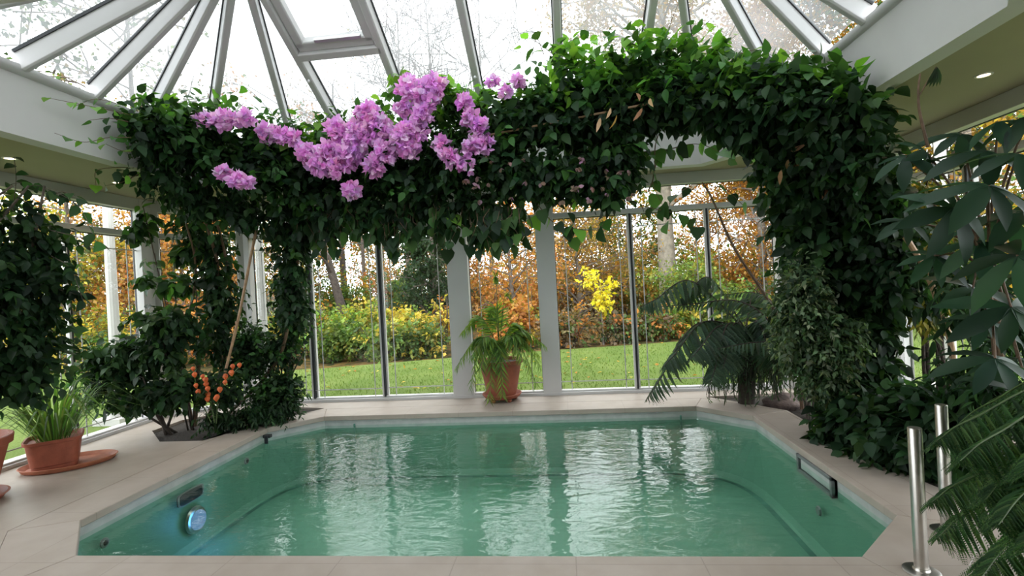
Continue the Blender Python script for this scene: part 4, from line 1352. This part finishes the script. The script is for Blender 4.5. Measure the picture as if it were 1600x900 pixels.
mass(L, T_OVATE, pxpath([(-60, 320, 3.3, .3), (-80, 470, 3.2, .4), (-60, 580, 3.2, .2)]), 200, 6, .26, .11, DG, .9)
for pts in ([(20, 330), (25, 280), (22, 245)], [(30, 300), (60, 290), (120, 320), (145, 365)], [(0, 320), (15, 290), (45, 285)], [(80, 360), (120, 370), (160, 380)], [(80, 400), (110, 420), (130, 470)], [(60, 320), (95, 300), (130, 312)]):
    shoot(L, m, T_OVATE, [at(x, y, 3.5) for x, y in pts], .06, .11, DG + MG[:1], .004, .7)
L.build('foliage', LEAF, E)
m.build('trunk', BARK, E, smooth=True)

# ================================================================ GARDEN
INDOOR[0] = False
KC = .75                  # garden leaf colours darkened to offset the brighter sky
KR, KN, KS = 1.0, 1.0, 1.0
GZ = -.10
HOLE = [(-5.36, -3), (3.88, -3), (3.88, 5.85), (2.8, 6.6), (-4.34, 6.6), (-5.36, 5.82)]
tag(MB().slab([(-5.42, -9), (3.95, -9), (3.95, 5.9), (2.85, 6.72), (-4.4, 6.72), (-5.42, 5.87)], [[(XL - .125, YF - .3), (XR + .125, YF - .3), (XR + .125, CSY + .035), (CBR + .055, YB + .125), (CBL - .055, YB + .125), (XL - .125, CSY + .035)]], -.25, -.02).build('terrace_floor', TERRACE), kind='structure')
lawn_poly = [(-30, 4.0), (-30, -30), (30, -30), (26, 19.6), (14, 16.9), (4.9, 12.6), (1.7, 11.7), (-.3, 11.3), (-2.5, 10.7), (-5, 9.9), (-8, 9.4), (-11, 10.5), (-16, 11.5)]
tag(MB().slab(lawn_poly, [HOLE], GZ - .2, GZ).build('lawn', LAWN), kind='structure')
gm = MB()
gxs = np.linspace(-70, 70, 41); gys = np.linspace(-10, 75, 27)
gv = [(x, y, GZ - .09 + (max(0, y - 14) * .012 if y > 14 else 0) + .03 * math.sin(x * .9) * math.sin(y * .8)) for y in gys for x in gxs]
gm.add(gv, [(j * 41 + i, j * 41 + i + 1, (j + 1) * 41 + i + 1, (j + 1) * 41 + i) for j in range(26) for i in range(40) if not (-7 < gxs[i + 1] and gxs[i] < 5.5 and gys[j] < 6.5)])
tag(gm.build('ground', LITTER), kind='structure')
# blades of grass near the terrace and fallen leaves (uncountable)
L = Leaves(); m = 26000
x = -12 + 26 * rng.random(m); y = 6.78 + 6 * rng.random(m) ** 1.4
k_ = (y < 9.7 + .28 * (x + 5)) & (x > -8) & (np.hypot(x + 4.25, y - 6.6) > .45)
x, y = x[k_], y[k_]; m = len(x)
L.put(T_DIA, np.stack([x, y, np.full(m, GZ)], 1), rng.standard_normal((m, 3)) * .5 + [0, 0, 1], rng.standard_normal((m, 3)), .05, palette(((.12, .20, .03), (.17, .25, .05), (.10, .17, .03)), m), .3)
tag(L.build('grass', LEAFA), 'short green blades of grass on the lawn behind the windows', 'grass', kind='stuff')
L = Leaves(); m = 700
x = -9 + 24 * rng.random(m); y = 7.3 + 8 * rng.random(m)
k_ = (y < 9.7 + .28 * (x + 5)) | (x > 5)
x, y = x[k_], y[k_]; m = len(x)
L.put(T_DIA, np.stack([x, y, np.full(m, GZ + .015)], 1), rng.standard_normal((m, 3)) * [1, 1, .15], rng.standard_normal((m, 3)) * .3 + [0, 0, 1], .09, palette(((.5, .3, .06), (.45, .2, .05), (.55, .42, .1)), m), .9)
tag(L.build('fallen_leaves', LEAFA), 'fallen yellow and brown leaves scattered over the lawn', 'leaves', kind='stuff')

# white fluted columns of the veranda
for (px, py), lab in (((186, 650), 'white fluted column outside the left window'), ((414, 620), 'white fluted column outside beside the back left corner'), ((-120, 720), 'white fluted column outside the far left window')):
    d = ray(px, py); q = d * ((-.02 - EYE) / d[2]); c = np.array([q[0], q[1] + (.05 if px > 300 else 0), -.02])
    E = empty('column', c, lab, 'column', 'white veranda columns')
    n = 48
    MB().lathe([(.064, .26), (.062, 1.5), (.056, 2.85)], c, n, fn=lambda a: 1 - .06 * abs(math.cos(6 * a))).build('shaft', COLUMN, E, smooth=True, sharp=25)
    MB().box((c[0] - .19, c[1] - .19, GZ - .05), (c[0] + .19, c[1] + .19, -.018)).lathe([(0, 0), (.13, 0), (.13, .07), (.108, .08), (.112, .10), (.104, .13), (.082, .145), (.086, .175), (.078, .20), (.066, .26)], c, n).build('base', COLUMN, E, smooth=True)
    MB().lathe([(.056, 2.85), (.075, 2.88), (.07, 2.92), (.10, 2.96), (.10, 3.02), (0, 3.02)], c, n).build('capital', COLUMN, E, smooth=True)
for (X, Y), lab in (((4.45, 6.25), 'white fluted column outside the right window'), ((4.45, 3.2), 'white fluted column outside the right wall nearer the house')):
    c = np.array([X, Y, -.02])
    E = empty('column', c, lab, 'column', 'white veranda columns')
    MB().lathe([(.064, .26), (.062, 1.5), (.056, 2.85)], c, 48, fn=lambda a: 1 - .06 * abs(math.cos(6 * a))).build('shaft', COLUMN, E, smooth=True, sharp=25)
    MB().box((c[0] - .19, c[1] - .19, GZ - .05), (c[0] + .19, c[1] + .19, -.018)).lathe([(0, 0), (.13, 0), (.13, .07), (.108, .08), (.112, .10), (.104, .13), (.082, .145), (.086, .175), (.078, .20), (.066, .26)], c, 48).build('base', COLUMN, E, smooth=True)
    MB().lathe([(.056, 2.85), (.075, 2.88), (.07, 2.92), (.10, 2.96), (.10, 3.02), (0, 3.02)], c, 48).build('capital', COLUMN, E, smooth=True)

GOLD = ((.42, .24, .04), (.50, .30, .05), (.36, .17, .035), (.30, .20, .05))
YEL = ((.62, .46, .06), (.55, .42, .08), (.66, .52, .10), (.45, .40, .08))
ORA = ((.50, .20, .05), (.56, .26, .08), (.46, .17, .05), (.55, .32, .12))
COP = ((.34, .14, .03), (.42, .19, .04), (.28, .11, .03), (.38, .22, .05))
TWM = 2.4
BRN = ((.22, .15, .08), (.27, .19, .10), (.18, .13, .08))
TWG = ((.16, .13, .10), (.20, .16, .11), (.13, .11, .09))
GRN = ((.10, .17, .05), (.14, .22, .06), (.08, .13, .05), (.2, .25, .07))
LGR = ((.20, .30, .07), (.26, .34, .08), (.16, .26, .07), (.36, .36, .08))
DKG = ((.03, .06, .03), (.045, .08, .04), (.06, .10, .05))


def tree(name, label, pos, h, cb, rx, pal, nl, ls=.13, tr=.14, nb=26, bark=None, lean=(0, 0), rz=None, sub=5, T=T_DIA, spread=.38, group=None, cat='tree'):
    """trunk + branches + leaves; crown is an ellipsoid from cb to h, radius rx"""
    pos = np.array([pos[0], pos[1], GZ - .09 + max(0, pos[1] - 14) * .012 if pos[1] > 9 else GZ])
    E = empty(name, pos, label, cat, group)
    m = MB()
    tp = pos + [lean[0], lean[1], h * .86]
    k = 14
    t = np.linspace(0, 1, k)[:, None]
    wob = np.c_[np.sin(t[:, 0] * 5 + rng.random() * 6), np.cos(t[:, 0] * 4 + rng.random() * 6), np.zeros(k)] * tr * .7 * t
    trunk = (pos - [0, 0, .1]) * (1 - t) + tp * t + wob
    m.tube(trunk, tr * (1 - .82 * t[:, 0]) * (1 + .5 * np.exp(-t[:, 0] * 25)), 9)
    cz = (h + cb) / 2; rz_ = (h - cb) / 2
    pts = []
    for i in range(nb):
        s = cb / h * .8 + (1 - cb / h * .8) * (i + rng.random()) / nb * .95
        s = min(s / .86 * .9, .99)
        a0 = np.array([np.interp(s, t[:, 0], trunk[:, j]) for j in range(3)])
        th = rng.random() * 2 * PI + i * 2.4
        zf = np.clip((a0[2] - pos[2] - cz) / rz_ + .25 * rng.random() + .1, -.85, .93)
        rr = rx * math.sqrt(max(.02, 1 - zf * zf)) * (.65 + .4 * rng.random())
        e = np.array([pos[0] + lean[0] * s + rr * math.cos(th), pos[1] + lean[1] * s + rr * math.sin(th), pos[2] + cz + zf * rz_ * .98])
        mid = a0 * .5 + e * .5 + rng.normal(0, .08, 3) * rx + [0, 0, .06 * rx]
        br = spline([a0, mid, e], 9)
        r0 = max(.008, tr * .42 * (1 - s * .75))
        m.tube(br, np.linspace(r0, .006, 9), 5, caps=False)
        for j in range(sub):
            u = .35 + .65 * rng.random()
            b0 = np.array([np.interp(u, np.linspace(0, 1, 9), br[:, q]) for q in range(3)])
            b1 = b0 + nrm((e - a0) * .5 / (np.linalg.norm(e - a0) + .01) + rng.standard_normal(3) * .75 + [0, 0, .15]) * rx * spread * (.5 + .7 * rng.random())
            tw = TWM if name == 'birch_tree' else 1.0
            m.tube([b0, (b0 + b1) / 2 + rng.normal(0, .03, 3) * rx * .5, b1], [r0 * .4 * tw, r0 * .28 * tw, .005 * tw], 4, caps=False)
            pts.append((b0, b1))
    m.build('trunk', bark or BARK, E, smooth=True)
    if nl:
        A = np.array([p[0] for p in pts]); Bq = np.array([p[1] for p in pts])
        i = rng.integers(0, len(pts), nl); u = rng.random((nl, 1)) ** .7
        P = A[i] * (1 - u) + Bq[i] * u + rng.normal(0, .16 * rx * spread / .38 * .5, (nl, 3))
        L = Leaves()
        L.put(T, P, rng.standard_normal((nl, 3)) + [0, 0, -.4], rng.standard_normal((nl, 3)) * .7 + [0, 0, .8], ls * (.6 + .7 * rng.random(nl)), palette(pal, nl, .2), 1.15)
        L.build('crown', LEAFA, E)
    return E


def bush(name, label, px, D, w, h, pal, nl, ls=.10, group=None, cat='shrub'):
    X = gx(px, D)
    z0 = GZ - .09 + max(0, D - 14) * .012
    E = empty(name, (X, D, z0), label, cat, group)
    m = MB(); L = Leaves()
    for i in range(9):
        a = rng.random() * 2 * PI; r = w * .45 * rng.random() ** .5
        e = np.array([X + r * math.cos(a), D + r * .7 * math.sin(a), z0 + h * (.55 + .4 * rng.random())])
        s = np.array([X + r * .2 * math.cos(a), D + r * .2 * math.sin(a), z0 - .05])
        m.tube(spline([s, (s + e) / 2 + rng.normal(0, .04, 3), e], 8), np.linspace(.018, .006, 8), 5, caps=False)
    nt_ = nl // 6
    mass(L, T_DIA, [(X - w * .22, D, z0 + h * .45, min(w * .3, h * .42)), (X + w * .05, D, z0 + h * .55, min(w * .34, h * .46)), (X + w * .24, D, z0 + h * .42, min(w * .28, h * .4))], nt_, 6, .28, ls, pal, .2, lump=.6, jit=.2, wide=1.15, shell=.5)
    m.build('stems', BARKD, E, smooth=True)
    L.build('foliage', LEAFA, E)
    return E


def tpos(px, D): return (gx(px, D), D)


# --- trees the photo shows, one by one
tree('oak_tree', 'big gold-leaved tree with a thick pale grey trunk behind the right windows', tpos(1046, 17), 15.5, 5.2, 3.5, GOLD, 16000, .13, .33, 44, spread=.34, bark=plain('pale_bark', (.24, .21, .165), .9, var=.3, scale=7, bump=.6, bscale=25))
tree('beech_tree', 'copper-leaved tree close behind the rightmost back pane', tpos(1195, 15.5), 9.5, .9, 2.5, COP, 20000, .10, .16, 40)
tree('maple_tree', 'small bright yellow sapling standing alone by the lawn behind the right windows', tpos(938, 12.6), 1.95, 1.0, .44, ((.85, .72, .05), (.80, .66, .04), (.88, .78, .12)), 480, .12, .03, 14, spread=.5)
tree('spruce_tree', 'dark evergreen tree behind the third pane of the left back window', tpos(676, 14.6), 6.0, .3, 1.5, DKG, 16000, .10, .14, 46, spread=.3)
tree('cherry_tree', 'tree with a dark leaning trunk behind the left back panes', tpos(545, 16), 9.5, 3.2, 2.8, ORA + GRN[:1], 1500, .12, .17, 26, bark=BARKD, lean=(-2.0, 0))
tree('ash_tree', 'dark straight-trunked tree beside the leaning one, nearly bare', tpos(537, 20), 12, 5, 2.8, BRN + ORA[:1], 700, .13, .16, 26, bark=BARKD)
tree('birch_tree', 'tall bare birch seen through the roof beside the roof window', tpos(640, 22), 16.5, 5, 3.0, TWG, 800, .08, .12, 42, sub=9, spread=.5)
tree('birch_tree', 'tall bare birch seen through the roof above the largest flower head', tpos(690, 20), 15.5, 4, 2.6, TWG, 700, .08, .11, 42, sub=9, spread=.5)
tree('birch_tree', 'tall bare birch seen through the roof left of the straight middle rafter', tpos(770, 23), 17.5, 5, 3.1, TWG, 900, .08, .12, 42, sub=9, spread=.5)
tree('birch_tree', 'bare tree low behind the roof window with a few brown leaves', tpos(570, 24), 14, 5, 3.0, TWG, 900, .08, .12, 36, sub=8, spread=.5)
tree('maple_tree', 'loose orange-leaved tree behind the middle pane and palm', tpos(800, 14.5), 4.6, .7, 1.9, ORA, 5200, .09, .09, 30)
tree('maple_tree', 'tangled golden bare-branched tree left of the yellow sapling', tpos(905, 17), 4.8, .6, 2.2, GOLD + BRN, 7000, .10, .11, 34)
tree('lime_tree', 'yellow-green tree around the foot of the thick grey trunk', tpos(1090, 15.5), 2.1, .2, 1.3, LGR, 7000, .09, .08, 30)
tree('maple_tree', 'green and gold tree between the yellow sapling and the grey trunk', tpos(985, 21), 5.6, 1.0, 2.2, GOLD + GRN, 5200, .15, .14, 32)
tree('maple_tree', 'bright orange tree behind the left corner panes', tpos(285, 14), 4.6, .5, 1.9, ORA + ((.60, .34, .12),), 8000, .12, .09, 34)
tree('maple_tree', 'yellow-gold tree outside the left window beside the white column', tpos(195, 13.5), 3.4, .4, 1.9, YEL[1:] + GOLD, 6500, .12, .08, 30)
tree('beech_tree', 'brown-leaved tall tree above the left corner panes', tpos(260, 20), 10.5, 3.0, 3.6, BRN + COP, 5200, .16, .2, 34)
tree('beech_tree', 'thin brown tree with bare twigs outside the far left window', tpos(110, 15), 8.5, 1.5, 2.6, BRN + ORA[:1] + GRN[:1], 3200, .13, .13, 34)
tree('maple_tree', 'yellow tree outside the left window behind the potted fig', tpos(30, 12), 4.5, .5, 2.2, YEL[1:] + GRN, 6000, .12, .1, 30)
tree('apple_tree', 'low green-gold tree behind the left back panes', tpos(440, 18), 6.0, .8, 2.4, GRN + GOLD, 5000, .14, .13, 30)
tree('beech_tree', 'gold-brown tree high behind the right end of the arch', tpos(1290, 18), 13.5, 2.5, 3.8, GOLD + COP, 12000, .16, .2, 38)
tree('pine_tree', 'tall dark tree seen through the roof panes at upper right', tpos(1480, 17), 17, 3.5, 4.4, DKG + GRN[:1], 14000, .17, .26, 42)
tree('beech_tree', 'golden tree outside the right windows behind the money tree', tpos(1530, 12.5), 8, .8, 3.0, GOLD + YEL[1:2] + GRN[:1], 9000, .14, .17, 34)
tree('oak_tree', 'tall bare-twigged tree above the far right roof panes', tpos(1385, 22), 18, 6, 4.2, BRN + GRN, 3000, .16, .26, 40, sub=8)
tree('pine_tree', 'grey-green tree far out beyond the left roof panes', (-15.5, 9.5), 16, 5, 4.2, DKG + GRN[:1], 7000, .17, .24, 36)
tree('birch_tree', 'pale tree showing faintly through the lower left roof panes', (-13.5, 15.0), 14.5, 5, 3.4, GRN + BRN, 2600, .15, .16, 36)
# loose belt of trees closing the garden
for i, (px, D, h, pal, lab) in enumerate([(405, 27, 7.5, BRN + GOLD, 'distant brown-gold tree glimpsed left of the dark hanging strand'), (600, 28, 7.5, GOLD + ORA + GRN, 'distant mixed tree behind the yellow shrubs'), (720, 27, 6.8, BRN + ORA, 'distant brown tree behind the post left of the palm'),
                                           (845, 28, 5.6, GOLD + BRN, 'distant golden tree behind the post right of the palm'), (940, 29, 5.6, ORA + BRN, 'distant russet tree high behind the yellow sapling'), (1110, 28, 9.5, GOLD + COP, 'distant golden tree between grey trunk and copper tree'),
                                           (330, 24, 7.5, ORA + BRN, 'distant orange tree behind the left column of climbers'), (1240, 24, 9.0, COP + GRN, 'distant copper tree behind the right corner post'), (150, 22, 6.5, ORA + YEL[1:], 'distant orange tree low behind the left lawn'), (1420, 19, 7.0, GOLD + GRN, 'distant golden tree behind the cane in the right bed')]):
    tree('maple_tree', lab, tpos(px, D), h, .5, 3.4, pal, 9000, (.13), .16, 30, group='belt of trees behind the garden', spread=.42)
# --- shrub border along the lawn
for px, D, w, h, pal, nl, lab in [(562, 12.6, 1.3, 1.6, LGR + YEL[1:2] + YEL[3:], 1700, 'tall yellow-green shrub beside the second left back pane'), (632, 12.4, 1.4, 1.35, YEL, 2300, 'round yellow-leaved shrub in the middle of the third left back pane'), (688, 12.2, .7, 1.8, YEL + ORA[:1], 420, 'slim yellow and orange shrub beside the post left of the palm'),
                                  (520, 11.4, 1.4, 1.1, LGR + GRN, 2200, 'low grey-green shrub at the lawn edge left of the yellow shrubs'), (590, 11.5, 1.2, .95, GRN + LGR + YEL[1:2], 1900, 'low green shrub before the tall yellow shrub'), (655, 11.6, 1.3, .8, GRN + YEL[1:2], 1700, 'low mixed green plant before the round yellow shrub'),
                                  (475, 12.6, 1.5, 1.9, GRN + YEL[1:2] + ORA[:1], 2300, 'green and yellow shrub partly hidden by the camellia'), (795, 12.8, 1.6, 1.35, ORA + YEL[1:2], 2300, 'orange shrub behind the palm fronds'), (880, 12.4, 1.3, .9, BRN + GRN[:1] + ORA[:1], 1600, 'low russet plant at the foot of the right window post'),
                                  (960, 12.9, 1.6, .7, BRN + GRN + ORA[:1], 1700, 'low brown ground cover behind the yellow sapling'), (1020, 13.2, 1.5, .85, BRN + ORA[:1] + GRN, 1700, 'low mixed ground cover right of the yellow sapling'), (1075, 13.5, 1.6, 1.1, LGR + YEL[1:2], 2000, 'low yellow-green plant under the lime-coloured tree'),
                                  (1140, 13.6, 1.7, 1.5, GRN + LGR, 2300, 'green shrub under the copper tree'), (1210, 14, 1.8, 1.5, COP + GRN, 2000, 'russet shrub at the right corner post'), (250, 11.9, 1.8, 1.3, ORA + YEL[1:2], 2300, 'orange and yellow shrub behind the left corner panes'),
                                  (165, 11.2, 1.8, 1.3, YEL[1:] + GRN, 2200, 'yellow-green shrub left of the white column'), (330, 11.8, 1.6, 1.3, ORA + BRN, 1700, 'orange shrub behind the stems of the climbers'), (400, 11.6, 1.6, 1.2, GRN + YEL[1:2], 1800, 'green shrub behind the second white column'),
                                  (60, 10.8, 1.9, 1.2, YEL[1:] + BRN, 2000, 'yellow shrub outside the window at the far left'), (1500, 17.0, 2.2, 1.4, GOLD + GRN, 1800, 'golden shrub far out beyond the right column')]:
    bush('garden_shrub', lab, px, D, w, h, pal, nl, .11, 'shrub border along the lawn')

# taller bushes filling the wood behind the border
for i, (px, D, w, h, pal, lab) in enumerate([
        (385, 19, 4.0, 2.6, GRN + BRN, 'tall dark bush in the wood seen left of the dark hanging strand'), (470, 20, 4.0, 2.6, GRN + ORA[:1], 'tall green and rust bush in the wood behind the camellia'),
        (530, 19, 3.4, 2.3, GRN + GOLD[:1], 'tall olive bush in the wood behind the leaning trunk'), (600, 21, 3.6, 2.7, ORA + GRN[:2], 'tall orange-green bush in the wood behind the second left bar'),
        (655, 18.5, 3.2, 2.4, DKG + GRN, 'tall dark green bush in the wood beside the evergreen'), (735, 20, 3.6, 2.6, ORA + BRN, 'tall rust bush in the wood behind the post left of the palm'),
        (800, 19, 3.4, 2.3, ORA + YEL[1:2], 'tall orange bush in the wood straight behind the palm'), (865, 20.5, 3.6, 2.6, BRN + GRN[:1], 'tall brown bush in the wood behind the post right of the palm'),
        (925, 19, 3.4, 2.5, BRN + ORA[:2], 'tall russet bush in the wood behind the yellow sapling'), (990, 18.5, 3.2, 2.4, LGR + GOLD, 'tall yellow-green bush in the wood left of the grey trunk'),
        (1065, 20, 3.6, 2.8, GRN + LGR, 'tall green bush in the wood behind the grey trunk'), (1130, 19, 3.4, 2.6, COP + GRN[:1], 'tall copper bush in the wood behind the third right bar'),
        (1200, 20, 3.8, 2.8, GRN + COP[:2], 'tall green-copper bush in the wood near the right corner'), (320, 18, 3.6, 2.5, ORA + GRN[:1], 'tall orange bush in the wood behind the left climbers'),
        (230, 17.5, 3.6, 2.6, ORA + YEL[1:], 'tall amber bush in the wood beyond the left lawn'), (130, 16.5, 3.6, 2.6, YEL[1:] + BRN, 'tall yellow-brown bush in the wood beyond the far left lawn'),
        (40, 15.5, 3.6, 2.8, GRN + YEL[1:2], 'tall green-yellow bush in the wood at the far left'), (1380, 21, 4.2, 3.0, GOLD + GRN, 'tall golden bush in the wood behind the right bed'),
        (1470, 22, 4.2, 3.0, GRN + GOLD[:2], 'tall green-gold bush in the wood beyond the right column'), (1570, 22, 4.4, 3.0, GRN, 'tall green bush in the wood at the far right')]):
    bush('woodland_bush', lab, px, D, w, h, pal, 4200, .13, 'bushes in the wood behind the garden')


# ================================================================ LIGHT AND VIEW
w = bpy.data.worlds.new('overcast')
SC.world = w
w.use_nodes = True
nt = w.node_tree
bg = nt.nodes['Background']
tc = nt.nodes.new('ShaderNodeTexCoord')
sp = nt.nodes.new('ShaderNodeSeparateXYZ')
rp = nt.nodes.new('ShaderNodeValToRGB')
rp.color_ramp.elements[0].position = .0; rp.color_ramp.elements[0].color = (.80, .84, .90, 1)
rp.color_ramp.elements[1].position = .5; rp.color_ramp.elements[1].color = (.95, .98, 1.0, 1)
nt.links.new(tc.outputs['Generated'], sp.inputs[0]); nt.links.new(sp.outputs['Z'], rp.inputs[0]); nt.links.new(rp.outputs[0], bg.inputs[0])
bg.inputs[1].default_value = 6.2

vs_ = SC.view_settings
SC.display_settings.display_device = 'sRGB'
vs_.view_transform = 'Standard'; vs_.look = 'None'; vs_.gamma = 1.0; vs_.use_curve_mapping = False
vs_.exposure = 0.0
cy = SC.cycles
cy.max_bounces = 10; cy.diffuse_bounces = 4; cy.glossy_bounces = 4; cy.transmission_bounces = 6; cy.transparent_max_bounces = 40
cy.use_denoising = True
cy.sample_clamp_indirect = 8.0
